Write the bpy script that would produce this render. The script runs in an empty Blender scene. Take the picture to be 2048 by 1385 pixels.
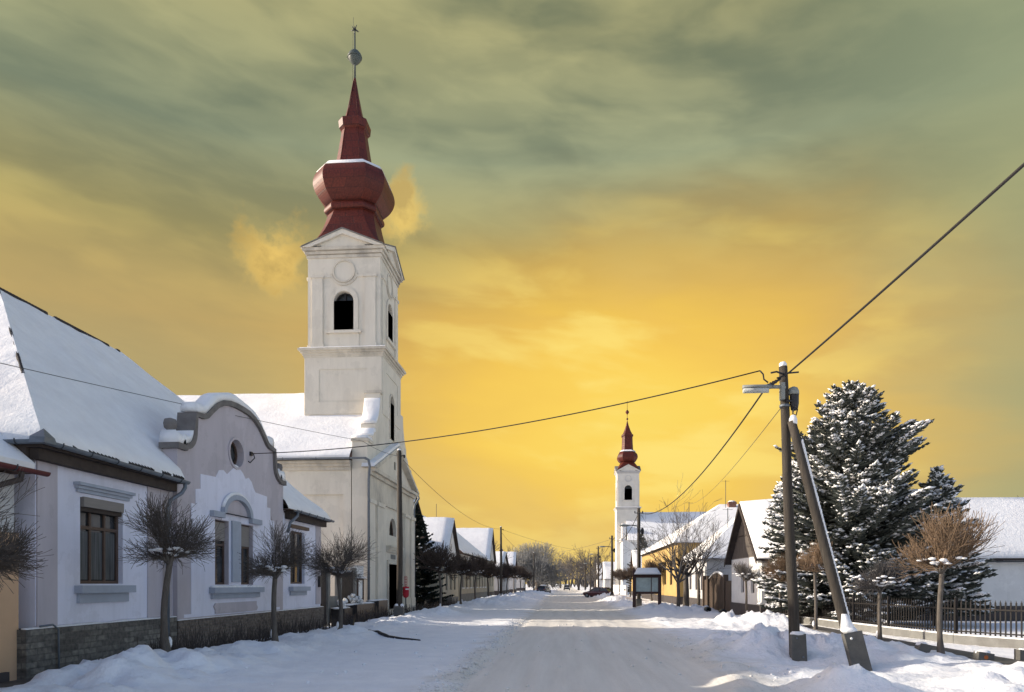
import bpy, math, random
from mathutils import Vector, Matrix, noise
from mathutils.geometry import tessellate_polygon
R = math.radians
rnd = random.Random(7)
SC = bpy.context.scene
COL = SC.collection
V = Vector
# ------------------------------------------------------------------ objects
BASE = {}
def tag(o, label=None, cat=None, group=None, kind=None):
    if label: o['label'] = label
    if cat: o['category'] = cat
    if group: o['group'] = group
    if kind: o['kind'] = kind
    return o
def thing(name, label, cat, loc=(0, 0, 0), group=None, kind=None):
    o = bpy.data.objects.new(name, None); COL.objects.link(o)
    o.location = loc; o.empty_display_size = .3
    BASE[o.name] = V(loc)
    return tag(o, label, cat, group, kind)
def copy_tree(o, parent=None):
    c = o.copy(); COL.objects.link(c); c.parent = parent
    BASE[c.name] = BASE.get(o.name, V((0, 0, 0)))
    for ch in list(o.children):
        if ch.name != c.name: copy_tree(ch, c)
    return c
def put(proto, used, loc, rz=0, s=1, label=None, group=None):
    """first call moves the prototype itself, later ones copy it"""
    o = proto if not used else copy_tree(proto)
    used.append(o)
    o.location = loc; o.rotation_euler = (0, 0, rz); o.scale = s if isinstance(s, tuple) else (s, s, s)
    if label: o['label'] = label
    if group: o['group'] = group
    return o

class MB:
    def __init__(s): s.v = []; s.f = []; s.sm = []
    def add(s, vs, fs, smooth=False):
        b = len(s.v); s.v += [tuple(p) for p in vs]
        for f in fs: s.f.append(tuple(i + b for i in f)); s.sm.append(smooth)
        return s
    def box(s, x0, x1, y0, y1, z0, z1):
        vs = [(x, y, z) for z in (z0, z1) for y in (y0, y1) for x in (x0, x1)]
        return s.add(vs, [(0, 2, 3, 1), (4, 5, 7, 6), (0, 1, 5, 4), (2, 6, 7, 3), (0, 4, 6, 2), (1, 3, 7, 5)])
    def obox(s, c, ax, ay, az):
        c, ax, ay, az = V(c), V(ax), V(ay), V(az)
        vs = [c + ax * i + ay * j + az * k for k in (-1, 1) for j in (-1, 1) for i in (-1, 1)]
        return s.add(vs, [(0, 2, 3, 1), (4, 5, 7, 6), (0, 1, 5, 4), (2, 6, 7, 3), (0, 4, 6, 2), (1, 3, 7, 5)])
    def extrude(s, pts, d):
        """closed polygon (3D, planar) extruded by vector d"""
        d = V(d); n = len(pts); pts = [V(p) for p in pts]
        vs = pts + [p + d for p in pts]
        tr = tessellate_polygon([pts])
        fs = [tuple(t) for t in tr] + [tuple(i + n for i in reversed(t)) for t in tr]
        fs += [(i, (i + 1) % n, (i + 1) % n + n, i + n) for i in range(n)]
        return s.add(vs, fs)
    def panel(s, outer, holes, d):
        """planar wall with holes, thickness vector d; reveals included"""
        d = V(d); loops = [[V(p) for p in outer]] + [[V(p) for p in h] for h in holes]
        flat = [p for l in loops for p in l]; n = len(flat)
        tr = tessellate_polygon(loops)
        fs = [tuple(t) for t in tr] + [tuple(i + n for i in reversed(t)) for t in tr]
        b = 0
        for l in loops:
            m = len(l)
            fs += [(b + i, b + (i + 1) % m, b + (i + 1) % m + n, b + i + n) for i in range(m)]
            b += m
        return s.add(flat + [p + d for p in flat], fs)
    def tube(s, pts, rad, n=8, smooth=True, cap=True):
        pts = [V(p) for p in pts]
        if not hasattr(rad, '__len__'): rad = [rad] * len(pts)
        vs = []; up = None
        for i, p in enumerate(pts):
            a = pts[max(0, i - 1)]; b = pts[min(len(pts) - 1, i + 1)]
            t = (b - a).normalized() if (b - a).length > 1e-9 else V((0, 0, 1))
            if up is None: up = t.orthogonal().normalized()
            up = (up - t * up.dot(t))
            up = up.normalized() if up.length > 1e-6 else t.orthogonal().normalized()
            w = t.cross(up)
            for k in range(n):
                q = 2 * math.pi * k / n
                vs.append(p + (up * math.cos(q) + w * math.sin(q)) * rad[i])
        fs = []
        for i in range(len(pts) - 1):
            for k in range(n):
                fs.append((i * n + k, i * n + (k + 1) % n, (i + 1) * n + (k + 1) % n, (i + 1) * n + k))
        s.add(vs, fs, smooth)
        if cap and n > 3:
            b = len(s.v) - len(vs)
            s.f.append(tuple(b + k for k in reversed(range(n)))); s.sm.append(False)
            e = b + (len(pts) - 1) * n
            s.f.append(tuple(e + k for k in range(n))); s.sm.append(False)
        return s
    def lathe(s, prof, c=(0, 0, 0), n=16, smooth=True):
        c = V(c)
        return s.tube([c + V((0, 0, z)) for r, z in prof], [r for r, z in prof], n, smooth)
    def rings(s, rings, smooth=False):
        """list of equal-length closed rings"""
        n = len(rings[0]); vs = [p for r in rings for p in r]; fs = []
        for i in range(len(rings) - 1):
            for k in range(n):
                fs.append((i * n + k, i * n + (k + 1) % n, (i + 1) * n + (k + 1) % n, (i + 1) * n + k))
        fs.append(tuple(reversed(range(n)))); fs.append(tuple((len(rings) - 1) * n + k for k in range(n)))
        return s.add(vs, fs, smooth)
    def blob(s, c, rx, ry, rz, seed=0, n=8, m=5, amp=.25, half=False):
        c = V(c); rings = []
        for i in range(m + 1):
            th = -math.pi / 2 + math.pi * i / m
            if half: th = max(th, -.25)
            ring = []
            for k in range(n):
                q = 2 * math.pi * k / n
                d = V((math.cos(th) * math.cos(q), math.cos(th) * math.sin(q), math.sin(th)))
                k2 = 1 + amp * noise.noise(d * 1.7 + V((seed * 3.1, seed * 1.7, 0)))
                ring.append(c + V((d.x * rx * k2, d.y * ry * k2, d.z * rz * k2)))
            rings.append(ring)
        return s.rings(rings, True)
    def pieces(s):
        """far-apart pieces of this builder, as separate builders"""
        n = len(s.v); par = list(range(n))
        def find(a):
            while par[a] != a: par[a] = par[par[a]]; a = par[a]
            return a
        for f in s.f:
            r0 = find(f[0])
            for i in f[1:]:
                ri = find(i)
                if ri != r0: par[ri] = r0
        isl = {}
        for i in range(n): isl.setdefault(find(i), []).append(i)
        keys = list(isl)
        if len(keys) < 2 or len(keys) > 300: return [s]
        lo = []; hi = []
        for k in keys:
            q = [s.v[i] for i in isl[k]]
            lo.append([min(p[a] for p in q) for a in range(3)]); hi.append([max(p[a] for p in q) for a in range(3)])
        sz = [max(h[a] - l[a] for a in range(3)) for l, h in zip(lo, hi)]
        g = list(range(len(keys)))
        def fg(a):
            while g[a] != a: g[a] = g[g[a]]; a = g[a]
            return a
        for i in range(len(keys)):
            for j in range(i):
                gap = math.sqrt(sum(max(0, lo[i][a] - hi[j][a], lo[j][a] - hi[i][a]) ** 2 for a in range(3)))
                if gap <= max(.02, .49 * max(sz[i], sz[j])): g[fg(i)] = fg(j)
        roots = sorted({fg(i) for i in range(len(keys))})
        if len(roots) < 2 or len(roots) > 45: return [s]
        owner = {}
        for i, k in enumerate(keys):
            for v_ in isl[k]: owner[v_] = fg(i)
        out = []
        for r_ in roots:
            m_ = MB(); idx = {}
            for f, sm_ in zip(s.f, s.sm):
                if owner[f[0]] != r_: continue
                ff = []
                for i in f:
                    if i not in idx: idx[i] = len(m_.v); m_.v.append(s.v[i])
                    ff.append(idx[i])
                m_.f.append(tuple(ff)); m_.sm.append(sm_)
            if m_.f: out.append(m_)
        return out
    def build(s, name, m, parent=None, label=None, kind=None):
        if parent is not None and kind is None and name not in ('crown', 'sprig', 'blooms', 'pickets'):
            ps_ = s.pieces()
            if len(ps_) > 1:
                os_ = [q.build1(name, m, parent, label) for q in ps_]
                return os_[0]
        return s.build1(name, m, parent, label, kind)
    def build1(s, name, m, parent=None, label=None, kind=None):
        off = BASE.get(parent.name, V((0, 0, 0))) if parent else V((0, 0, 0))
        me = bpy.data.meshes.new(name)
        ox, oy, oz = off
        me.from_pydata([(x - ox, y - oy, z - oz) for x, y, z in s.v], [], s.f)
        me.polygons.foreach_set('use_smooth', s.sm)
        me.materials.append(m); me.update()
        import bmesh
        if len(s.f) < 4000:
            bm = bmesh.new(); bm.from_mesh(me); bmesh.ops.recalc_face_normals(bm, faces=bm.faces); bm.to_mesh(me); bm.free()
        o = bpy.data.objects.new(name, me); COL.objects.link(o)
        if parent: o.parent = parent
        BASE[o.name] = off
        if label: o['label'] = label
        if kind: o['kind'] = kind
        return o

# ------------------------------------------------------------------ materials
def nt(name):
    m = bpy.data.materials.new(name); m.use_nodes = True
    t = m.node_tree; t.nodes.clear(); return m, t
def N(t, typ, **kw):
    n = t.nodes.new(typ)
    for k, v in kw.items():
        if k.startswith('i_'):
            key = k[2:]; key = int(key) if key.isdigit() else key.replace('_', ' ')
            if hasattr(v, 'outputs'): t.links.new(v.outputs[0], n.inputs[key])
            elif hasattr(v, 'is_output'): t.links.new(v, n.inputs[key])
            else: n.inputs[key].default_value = v
        else: setattr(n, k, v)
    return n
def c4(c, k=1): return (min(1, c[0] * k), min(1, c[1] * k), min(1, c[2] * k), 1)
def srgb(r, g, b):
    f = lambda x: ((x / 255 + .055) / 1.055) ** 2.4 if x > 10 else x / 255 / 12.92
    return (f(r), f(g), f(b))
def mixc(t, fac, a, b, blend='MIX'):
    n = t.nodes.new('ShaderNodeMix'); n.data_type = 'RGBA'; n.blend_type = blend
    for k, v in ((0, fac), (6, a), (7, b)):
        if hasattr(v, 'outputs'): t.links.new(v.outputs[0] if v.bl_idname != 'ShaderNodeMix' else v.outputs[2], n.inputs[k])
        elif hasattr(v, 'is_output'): t.links.new(v, n.inputs[k])
        else: n.inputs[k].default_value = v
    return n
def ramp(t, fac, stops, interp='LINEAR'):
    n = t.nodes.new('ShaderNodeValToRGB'); n.color_ramp.interpolation = interp
    t.links.new(fac.outputs[0] if hasattr(fac, 'outputs') else fac, n.inputs[0])
    e = n.color_ramp.elements
    while len(e) < len(stops): e.new(.5)
    for i, (p, c) in enumerate(stops):
        e[i].position = p; e[i].color = c if len(c) == 4 else (*c, 1)
    return n
def mat(name, col, rough=.85, var=.15, scale=1.5, bump=.25, bscale=30, metal=0, dirt=None, dirt_amt=.5, coord='Object', stretch=(1, 1, 1), spec=.3, dist=.02, patch=0):
    m, t = nt(name)
    tc = N(t, 'ShaderNodeTexCoord')
    mp = N(t, 'ShaderNodeMapping', i_Vector=tc.outputs[coord], i_Scale=stretch)
    n1 = N(t, 'ShaderNodeTexNoise', i_Vector=mp, i_Scale=scale, i_Detail=6, i_Roughness=.6)
    r1 = ramp(t, n1, [(.3, c4(col, 1 - var)), (.7, c4(col, 1 + var))])
    colr = r1
    if dirt:
        n3 = N(t, 'ShaderNodeTexNoise', i_Vector=mp, i_Scale=scale * .45, i_Detail=8, i_Roughness=.7)
        r3 = ramp(t, n3, [(.5, (0, 0, 0)), (.75, (dirt_amt,) * 3)])
        colr = mixc(t, r3, r1, (*dirt, 1))
    if patch:
        n4 = N(t, 'ShaderNodeTexNoise', i_Vector=tc.outputs[coord], i_Scale=.75, i_Detail=9, i_Roughness=.66)
        r4 = ramp(t, n4, [(.54, (1, 1, 1)), (.555, (1 - patch,) * 3)])
        n5 = N(t, 'ShaderNodeTexNoise', i_Vector=N(t, 'ShaderNodeMapping', i_Vector=tc.outputs[coord], i_Scale=(3.2, 3.2, .3)), i_Scale=1.3, i_Detail=5, i_Roughness=.6)
        r5 = ramp(t, n5, [(.5, (1, 1, 1)), (.78, (1 - patch * 1.5,) * 3)])
        colr = mixc(t, 1.0, mixc(t, 1.0, colr, r4, 'MULTIPLY'), r5, 'MULTIPLY')
    n2 = N(t, 'ShaderNodeTexNoise', i_Vector=mp, i_Scale=bscale, i_Detail=5)
    b = N(t, 'ShaderNodeBump', i_Strength=bump, i_Distance=dist, i_Height=n2)
    p = N(t, 'ShaderNodeBsdfPrincipled', i_Roughness=rough, i_Metallic=metal, i_Normal=b)
    p.inputs['Specular IOR Level'].default_value = spec
    t.links.new(colr.outputs[2] if colr.bl_idname == 'ShaderNodeMix' else colr.outputs[0], p.inputs['Base Color'])
    N(t, 'ShaderNodeOutputMaterial', i_Surface=p)
    return m
def brick(name, c1, c2, mortar, bw=.4, bh=.12, bump=.6, msize=.012, rough=.9, spec=.2):
    m, t = nt(name)
    tc = N(t, 'ShaderNodeTexCoord'); sp = N(t, 'ShaderNodeSeparateXYZ', i_0=tc.outputs['Object'])
    xy = N(t, 'ShaderNodeMath', operation='ADD', i_0=sp.outputs[0], i_1=sp.outputs[1])
    cb = N(t, 'ShaderNodeCombineXYZ', i_0=xy, i_1=sp.outputs[2])
    br = N(t, 'ShaderNodeTexBrick', i_Vector=cb, i_Color1=(*c1, 1), i_Color2=(*c2, 1), i_Mortar=(*mortar, 1), i_Scale=1.0, i_Brick_Width=bw, i_Row_Height=bh, i_Mortar_Size=msize, i_Bias=-.1)
    no = N(t, 'ShaderNodeTexNoise', i_Vector=cb, i_Scale=9.0, i_Detail=6)
    rr = ramp(t, no, [(.3, (.62, .62, .62)), (.7, (1.25, 1.2, 1.15))])
    mx = mixc(t, 1.0, br.outputs[0], rr, 'MULTIPLY')
    inv = N(t, 'ShaderNodeMath', operation='MULTIPLY_ADD', i_0=br.outputs[1], i_1=-1.0, i_2=no.outputs[0])
    b = N(t, 'ShaderNodeBump', i_Strength=bump, i_Distance=.03, i_Height=inv)
    p = N(t, 'ShaderNodeBsdfPrincipled', i_Roughness=rough, i_Normal=b); p.inputs['Specular IOR Level'].default_value = spec
    t.links.new(mx.outputs[2], p.inputs['Base Color'])
    N(t, 'ShaderNodeOutputMaterial', i_Surface=p)
    return m
def snowmat(name, c1, c2, lump=.35, ground=False):
    """snow; the ground variant carries the packed, slightly soiled carriageway between x = -2 and 3.7 m"""
    m, t = nt(name)
    tc = N(t, 'ShaderNodeTexCoord'); ob = tc.outputs['Object']
    n1 = N(t, 'ShaderNodeTexNoise', i_Vector=ob, i_Scale=1.3, i_Detail=7, i_Roughness=.62)
    r1 = ramp(t, n1, [(.35, (*c1, 1)), (.68, (*c2, 1))])
    colr = r1.outputs[0]
    n2 = N(t, 'ShaderNodeTexNoise', i_Vector=ob, i_Scale=5, i_Detail=8, i_Roughness=.65)
    hgt = n2.outputs[0]
    if ground:
        def mr(a, b, x):
            n = t.nodes.new('ShaderNodeMapRange'); n.interpolation_type = 'SMOOTHSTEP'; t.links.new(x, n.inputs[0]); n.inputs[1].default_value = a; n.inputs[2].default_value = b; return n.outputs[0]
        def mt(op, a, b, c=None):
            n = t.nodes.new('ShaderNodeMath'); n.operation = op
            for k, v in enumerate((a, b, c)):
                if v is None: continue
                if hasattr(v, 'is_output'): t.links.new(v, n.inputs[k])
                else: n.inputs[k].default_value = v
            return n.outputs[0]
        sp = N(t, 'ShaderNodeSeparateXYZ', i_0=ob)
        wob = N(t, 'ShaderNodeTexNoise', i_Vector=ob, i_Scale=.7, i_Detail=5)
        xw = mt('ADD', sp.outputs[0], mt('MULTIPLY', mt('SUBTRACT', wob.outputs[0], .5), 2.2))
        road = mt('MULTIPLY', mr(-3.0, -1.7, xw), mr(4.8, 3.3, xw))
        lane = mt('MULTIPLY', mr(-7.6, -6.2, xw), mr(-1.9, -2.6, xw))
        mp = N(t, 'ShaderNodeMapping', i_Vector=ob, i_Scale=(1.6, .10, 1))
        st = N(t, 'ShaderNodeTexNoise', i_Vector=mp, i_Scale=1.5, i_Detail=6, i_Roughness=.6)
        rc = ramp(t, st, [(.33, (.63, .585, .52)), (.66, (.76, .715, .645))])
        colr = mixc(t, mt('MULTIPLY', road, .85), colr, rc.outputs[0]).outputs[2]
        # grit and churned lumps along the plough edge and in tyre tracks
        g = N(t, 'ShaderNodeTexNoise', i_Vector=ob, i_Scale=11, i_Detail=5, i_Roughness=.75)
        xe = mt('ADD', sp.outputs[0], mt('MULTIPLY', mt('SUBTRACT', wob.outputs[0], .5), 1.0))
        edge = mt('MULTIPLY', mr(-2.75, -2.3, xe), mr(-1.5, -2.0, xe))
        edge2 = mt('MULTIPLY', mr(2.9, 3.5, xe), mr(4.6, 3.9, xe))
        gm = mt('MULTIPLY', mr(.55, .66, g.outputs[0]), mt('ADD', mt('MULTIPLY', edge, .75), mt('MULTIPLY', edge2, .45)))
        gm = mt('MAXIMUM', gm, mt('MULTIPLY', mr(.66, .76, g.outputs[0]), .35))
        colr = mixc(t, gm, colr, (.22, .215, .22, 1)).outputs[2]
        hgt = mt('ADD', mt('MULTIPLY', n2.outputs[0], mt('MULTIPLY_ADD', road, -.65, 1.0)), mt('MULTIPLY', mt('MULTIPLY', st.outputs[0], road), .5))
    b = N(t, 'ShaderNodeBump', i_Strength=lump, i_Distance=.1, i_Height=hgt)
    n3 = N(t, 'ShaderNodeTexNoise', i_Vector=ob, i_Scale=42, i_Detail=4)
    b2 = N(t, 'ShaderNodeBump', i_Strength=.3, i_Distance=.015, i_Height=n3, i_Normal=b)
    p = N(t, 'ShaderNodeBsdfPrincipled', i_Roughness=.75, i_Normal=b2); p.inputs['Specular IOR Level'].default_value = .25
    t.links.new(colr, p.inputs['Base Color'])
    N(t, 'ShaderNodeOutputMaterial', i_Surface=p)
    return m
M = {}
M['snow'] = snowmat('snow', (.80, .80, .82), (.89, .885, .89), .6, ground=True)
M['roofsnow'] = snowmat('roof_snow', (.80, .79, .79), (.88, .875, .87), .42)
M['path'] = mat('wet_paving', (.09, .085, .08), .6, .4, 2.5, .5, 14)
M['lilac'] = mat('lilac_plaster', (.73, .73, .83), .9, .05, patch=.06, scale=.8, bump=.25, bscale=45, dirt=(.55, .53, .56), dirt_amt=.35, stretch=(1, 1, .4))
M['pink'] = mat('mauve_plaster', (.50, .455, .48), .9, .07, .8, .25, 45, patch=.07, dirt=(.35, .31, .31), dirt_amt=.45, stretch=(1, 1, .4))
M['greyblue'] = mat('grey_blue_moulding', (.36, .39, .45), .85, .08, 2, .2, 40)
M['church'] = mat('church_plaster', (.68, .63, .535), .9, .06, .9, .3, 30, patch=.06, dirt=(.46, .42, .35), dirt_amt=.5, stretch=(1, 1, .28))
M['trim'] = mat('church_trim', (.58, .53, .44), .9, .14, 1.2, .3, 30, dirt=(.22, .20, .18), dirt_amt=.85, stretch=(1, 1, .6))
M['capmat'] = mat('weathered_coping', (.17, .155, .145), .9, .25, 3, .4, 25)
M['red'] = brick('red_sheet_metal', (.115, .022, .013), (.080, .015, .010), (.045, .010, .008), .85, .52, .35, .014, .52, .28)
M['redgut'] = mat('dark_red_gutter', (.11, .03, .028), .5, .1, 4, .1)
M['zinc'] = mat('zinc_gutter', (.15, .17, .195), .5, .15, 4, .1, 20, metal=.25)
M['dkmetal'] = mat('dark_metal', (.05, .055, .06), .5, .2, 6, .1)
M['soffit'] = mat('dark_brown_boards', (.055, .042, .036), .8, .25, 3, .3, 20)
M['frame'] = mat('brown_window_frame', (.10, .065, .05), .6, .15, 5, .15)
M['stone'] = brick('grey_stone_plinth', (.21, .20, .18), (.09, .085, .08), (.13, .125, .115), .42, .135, .8, .014)
M['brickp'] = brick('brown_brick_plinth', (.20, .165, .14), (.115, .095, .085), (.16, .15, .14), .26, .085, .7, .01)
M['peach'] = mat('peach_plaster', (.62, .40, .24), .9, .07, .8, .2, 40)
M['pale'] = mat('pale_plaster', (.52, .51, .50), .9, .08, .8, .2, 40, patch=.08, dirt=(.4, .38, .36), dirt_amt=.4)
M['white'] = mat('white_limewash', (.72, .71, .69), .9, .06, .8, .25, 30, patch=.06, dirt=(.55, .53, .5), dirt_amt=.3)
M['yellow'] = mat('yellow_plaster', (.47, .32, .12), .9, .08, .8, .2, 40)
M['beige'] = mat('beige_plaster', (.42, .38, .29), .9, .1, .8, .2, 40, dirt=(.28, .25, .2), dirt_amt=.5)
M['dkplinth'] = mat('dark_painted_plinth', (.07, .06, .058), .8, .2, 2, .3)
M['timber'] = mat('weathered_gable_boards', (.17, .145, .125), .85, .35, 2.2, .5, 12, stretch=(5, 5, .5))
M['gate'] = mat('brown_gate_boards', (.085, .06, .045), .75, .25, 2.2, .4, 12, stretch=(5, 5, .5))
M['pole'] = mat('weathered_pole_wood', (.055, .046, .037), .85, .35, 3, .6, 20, stretch=(6, 6, .6))
M['conc'] = mat('concrete', (.115, .11, .10), .9, .2, 3, .5, 25, dirt=(.08, .08, .075), dirt_amt=.6)
M['stonewall'] = mat('plinth_concrete', (.2, .195, .18), .9, .2, 2, .4, 25, dirt=(.14, .13, .12), dirt_amt=.6)
M['bark'] = mat('grey_brown_bark', (.115, .098, .082), .9, .3, 6, .6, 30, stretch=(2, 2, .6))
M['twig'] = mat('dark_twigs', (.058, .047, .042), .85, .35, 4, .2)
M['twigleft'] = mat('grey_brown_twigs', (.115, .096, .08), .85, .35, 4, .2)
M['twigbrown'] = mat('brown_twigs', (.085, .062, .05), .85, .35, 4, .2)
M['twigred'] = mat('sunlit_reddish_twigs', (.20, .135, .085), .85, .35, 4, .2)  # reddish twigs of the right trees, warm sunlight mixed into the colour
M['frosttwig'] = mat('frosted_twigs', (.21, .215, .22), .9, .35, 1.2, .2)
M['greytwig'] = mat('grey_twigs', (.11, .10, .095), .9, .35, 1.2, .2)
M['needle'] = mat('spruce_needles', (.105, .115, .098), .8, .5, 3, .2)
M['needle2'] = mat('yew_needles', (.014, .022, .017), .8, .5, 3, .2)
M['iron'] = mat('black_iron', (.03, .028, .03), .5, .2, 6, .1)
M['fencewood'] = mat('brown_fence_paint', (.016, .013, .012), .7, .25, 6, .1)
M['cable'] = mat('black_cable', (.022, .02, .02), .6, .1, 6, 0)
M['thincable'] = mat('grey_wire', (.09, .085, .075), .6, .1, 6, 0)
M['lampbody'] = mat('lamp_housing', (.24, .25, .23), .5, .1, 6, .1)
M['lampglass'] = mat('lamp_diffuser', (.42, .44, .42), .3, .1, 6, .05)
M['ball'] = mat('verdigris_ball', (.07, .085, .078), .5, .2, 3, .1)
M['granite'] = mat('dark_granite', (.028, .025, .025), .35, .3, 12, .1, spec=.5)
M['flower'] = mat('white_flowers', (.75, .74, .72), .9, .1, 10, .8, 40)
M['redsign'] = mat('red_enamel', (.42, .02, .035), .4, .08, 6, .05)
M['green'] = mat('green_sprig', (.05, .13, .07), .7, .3, 10, .2)
M['label'] = mat('white_label', (.8, .8, .78), .5, .03, 6, 0)
M['board'] = mat('redbrown_board_wood', (.055, .026, .022), .6, .2, 4, .2)
M['map'] = mat('faded_map_panel', (.36, .42, .39), .35, .2, 3.5, .05, spec=.5)
M['carred'] = mat('dark_red_paint', (.05, .007, .010), .3, .05, 3, 0, spec=.6)
M['cardark'] = mat('dark_grey_paint', (.035, .037, .04), .3, .05, 3, 0, spec=.6)
M['tyre'] = mat('tyre_rubber', (.015, .015, .015), .9, .1, 6, .2)
M['headlamp'] = mat('clear_lamp', (.6, .6, .58), .2, .05, 6, 0, spec=.6)
M['taillamp'] = mat('red_lamp', (.4, .02, .02), .25, .05, 6, 0, spec=.6)
M['tile'] = mat('brown_roof_tiles', (.13, .08, .06), .85, .3, 5, .4, 20)
M['dktile'] = mat('dark_roof_tiles', (.05, .043, .042), .9, .3, 5, .4, 20)
M['cream'] = mat('cream_plaster', (.64, .61, .55), .9, .07, .8, .2, 30)
M['brickred'] = brick('chimney_brick', (.26, .10, .06), (.18, .07, .05), (.25, .22, .2), .25, .08)
M['blind'] = mat('roller_blind', (.24, .215, .195), .8, .08, 2, .2, 60, stretch=(1, 1, 12))
M['curtain'] = mat('net_curtain', (.10, .10, .098), .8, .55, 2, .2, stretch=(9, 9, .35))  # fold shading streaked into the colour, dimmed as if behind glass
def glassmat(name, col, rough=.08):
    m, t = nt(name)
    tc = N(t, 'ShaderNodeTexCoord')
    no = N(t, 'ShaderNodeTexNoise', i_Vector=tc.outputs['Object'], i_Scale=1.5, i_Detail=2)
    b = N(t, 'ShaderNodeBump', i_Strength=.06, i_Distance=.05, i_Height=no)
    r = ramp(t, no, [(.35, c4(col, .6)), (.7, c4(col, 1.5))])
    p = N(t, 'ShaderNodeBsdfPrincipled', i_Roughness=rough, i_Normal=b, i_Base_Color=r); p.inputs['Specular IOR Level'].default_value = .5
    N(t, 'ShaderNodeOutputMaterial', i_Surface=p); return m
M['glass'] = glassmat('window_glass', (.035, .038, .04))
M['darkglass'] = glassmat('louvre_dark', (.006, .009, .009), .35)
M['carglass'] = glassmat('car_glass', (.012, .013, .015))

# ------------------------------------------------------------------ terrain
def sm(a, b, x):
    t = max(0, min(1, (x - a) / (b - a))); return t * t * (3 - 2 * t)
LUMPS = [  # x, y, radius, height : ploughed heaps
    (4.75, 12.5, .38, .34), (4.35, 12.7, .42, .22), (5.2, 12.4, .4, .22), (6.6, 16.2, 1.0, -.2), (5.6, 17.2, .6, -.12), (7.6, 12.9, .7, .2), (9.0, 13.4, .8, .3), (9.6, 14.6, 1.0, .28),
    (4.6, 19.8, 1.0, .32), (5.2, 18.6, .8, .42), (6.6, 19.2, 1.5, .34), (7.9, 18.6, 1.2, .22), (8.6, 32.5, 1.1, .42), (7.6, 33.2, 1.0, .34), (9.4, 31.5, .9, .28),
    (5.2, 72, 1.6, .65), (5.0, 60, 1.5, .4), (6.6, 50, 1.6, .4), (9.2, 49, 1.2, .3), (5.4, 92, 1.6, .6), (5.2, 112, 2.0, .6), (5.5, 150, 2.5, .6),
    (-8.2, 12.8, 1.3, .30), (-7.4, 14.6, 1.3, .22), (-7.9, 17.5, 1.1, .2), (-7.6, 24.5, 1.0, .16), (-7.3, 33, 1.2, .22), (-7.4, 42, 1.2, .35),
    (-6.6, 62, 2.0, .45), (-5.6, 74, 2.6, .75), (-4.9, 84, 2.6, .8), (-5.2, 98, 2.6, .7), (-5.0, 125, 3, .6), (-2.6, 33.0, .45, .15), (-4.6, 160, 4, .6)]
def H(x, y):
    n1 = noise.noise(V((x * .55, y * .55, 3))); n2 = noise.noise(V((x * 1.7, y * 1.7, 9))); n3 = noise.noise(V((x * 4.5, y * 4.5, 5)))
    n4 = noise.noise(V((x * 11, y * 11, 2)))
    h = .008 * n4
    onroad = sm(-2.6, -2.0, x) * (1 - sm(3.4, 4.2, x))
    st = noise.noise(V((x * 2.6, y * .16, 1)))
    h += .022 * st * onroad
    for rx in (-.75, .85, 2.5): h -= .028 * math.exp(-((x - rx - .22 * noise.noise(V((rx, y * .12, 4)))) / .17) ** 2) * (.6 + .8 * abs(n2)) * onroad
    h += .012 * onroad * n3 * (1 + n2)
    lane = sm(-7.2, -6.2, x) * (1 - sm(-2.6, -2.1, x))
    h += lane * (.035 + .022 * n2 + .02 * n3)
    h += .05 * math.exp(-((x + 2.25 + .15 * n1) / .28) ** 2) * (1 + n3) * (1 - sm(26, 34, y))
    h -= .05 * math.exp(-((x + 1.9 + .1 * n1) / .14) ** 2)
    bl = (1 - sm(-7.6, -6.3, x)) * sm(-9.8, -9.0, x)
    h += bl * (.17 + .11 * n1 + .11 * n2 + .085 * n3 + .05 * n4)
    if x < -9.0: h += -.10 * (1 - sm(-9.9, -9.1, x)) + .012 * n3
    br = sm(3.4, 5.0, x)
    h += br * (.09 + .08 * n1 + .07 * n2 + .045 * n3 + .025 * n4) * (1 - .65 * sm(9.5, 11, x))
    # sunk footpath on the right side, rim towards the road
    h -= .10 * math.exp(-((x - 10.5) / .6) ** 2)
    # windrows left by the plough beside the right lane, close to the viewer
    h += .14 * math.exp(-((x - 3.3 - .10 * (y - 14) + .2 * n1) / .5) ** 2) * (1 - sm(19, 23, y)) * (1 + n2)
    for lx, ly, r, a in LUMPS:
        d2 = ((x - lx) ** 2 + (y - ly) ** 2) / (r * r)
        if d2 < 6: h += a * math.exp(-d2) * (1 + .45 * n2 + .35 * n3 + .15 * n4)
    if y > 220: h *= max(.2, 1 - (y - 220) / 200)
    return h
xs = []
x = -13.0
while x < 15.0: xs.append(x); x += .13
xs = [-2000, -800, -300, -120, -60, -40, -30, -24, -20, -17, -15, -14] + xs + [15.3, 16, 17, 19, 22, 26, 32, 45, 70, 130, 300, 800, 2000]
ys = [-400, -120, -40, -15, 0, 5, 8]
y = 9.5
while y < 260: ys.append(y); y += max(.11, .009 * y)
ys += [300, 360, 450, 600, 900, 1500, 2500, 4000]
vid = {}
hts = [[H(a, b) if -14 < a < 16 else .02 for a in xs] for b in ys]
def sheet(name, sel, m):
    mb = MB(); idx = {}
    for j in range(len(ys) - 1):
        for i in range(len(xs) - 1):
            if not sel(.5 * (xs[i] + xs[i + 1]), .5 * (ys[j] + ys[j + 1])): continue
            f = []
            for a, b in ((i, j), (i + 1, j), (i + 1, j + 1), (i, j + 1)):
                if (a, b) not in idx:
                    idx[(a, b)] = len(mb.v); mb.v.append((xs[a], ys[b], hts[b][a]))
                f.append(idx[(a, b)])
            mb.f.append(tuple(f)); mb.sm.append(True)
    o = mb.build(name, m); o['kind'] = 'structure'; return o
isroad = lambda x, y: -2.1 < x < 3.7
sheet('road', isroad, M['snow'])
sheet('ground', lambda x, y: not isroad(x, y), M['snow'])
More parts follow.
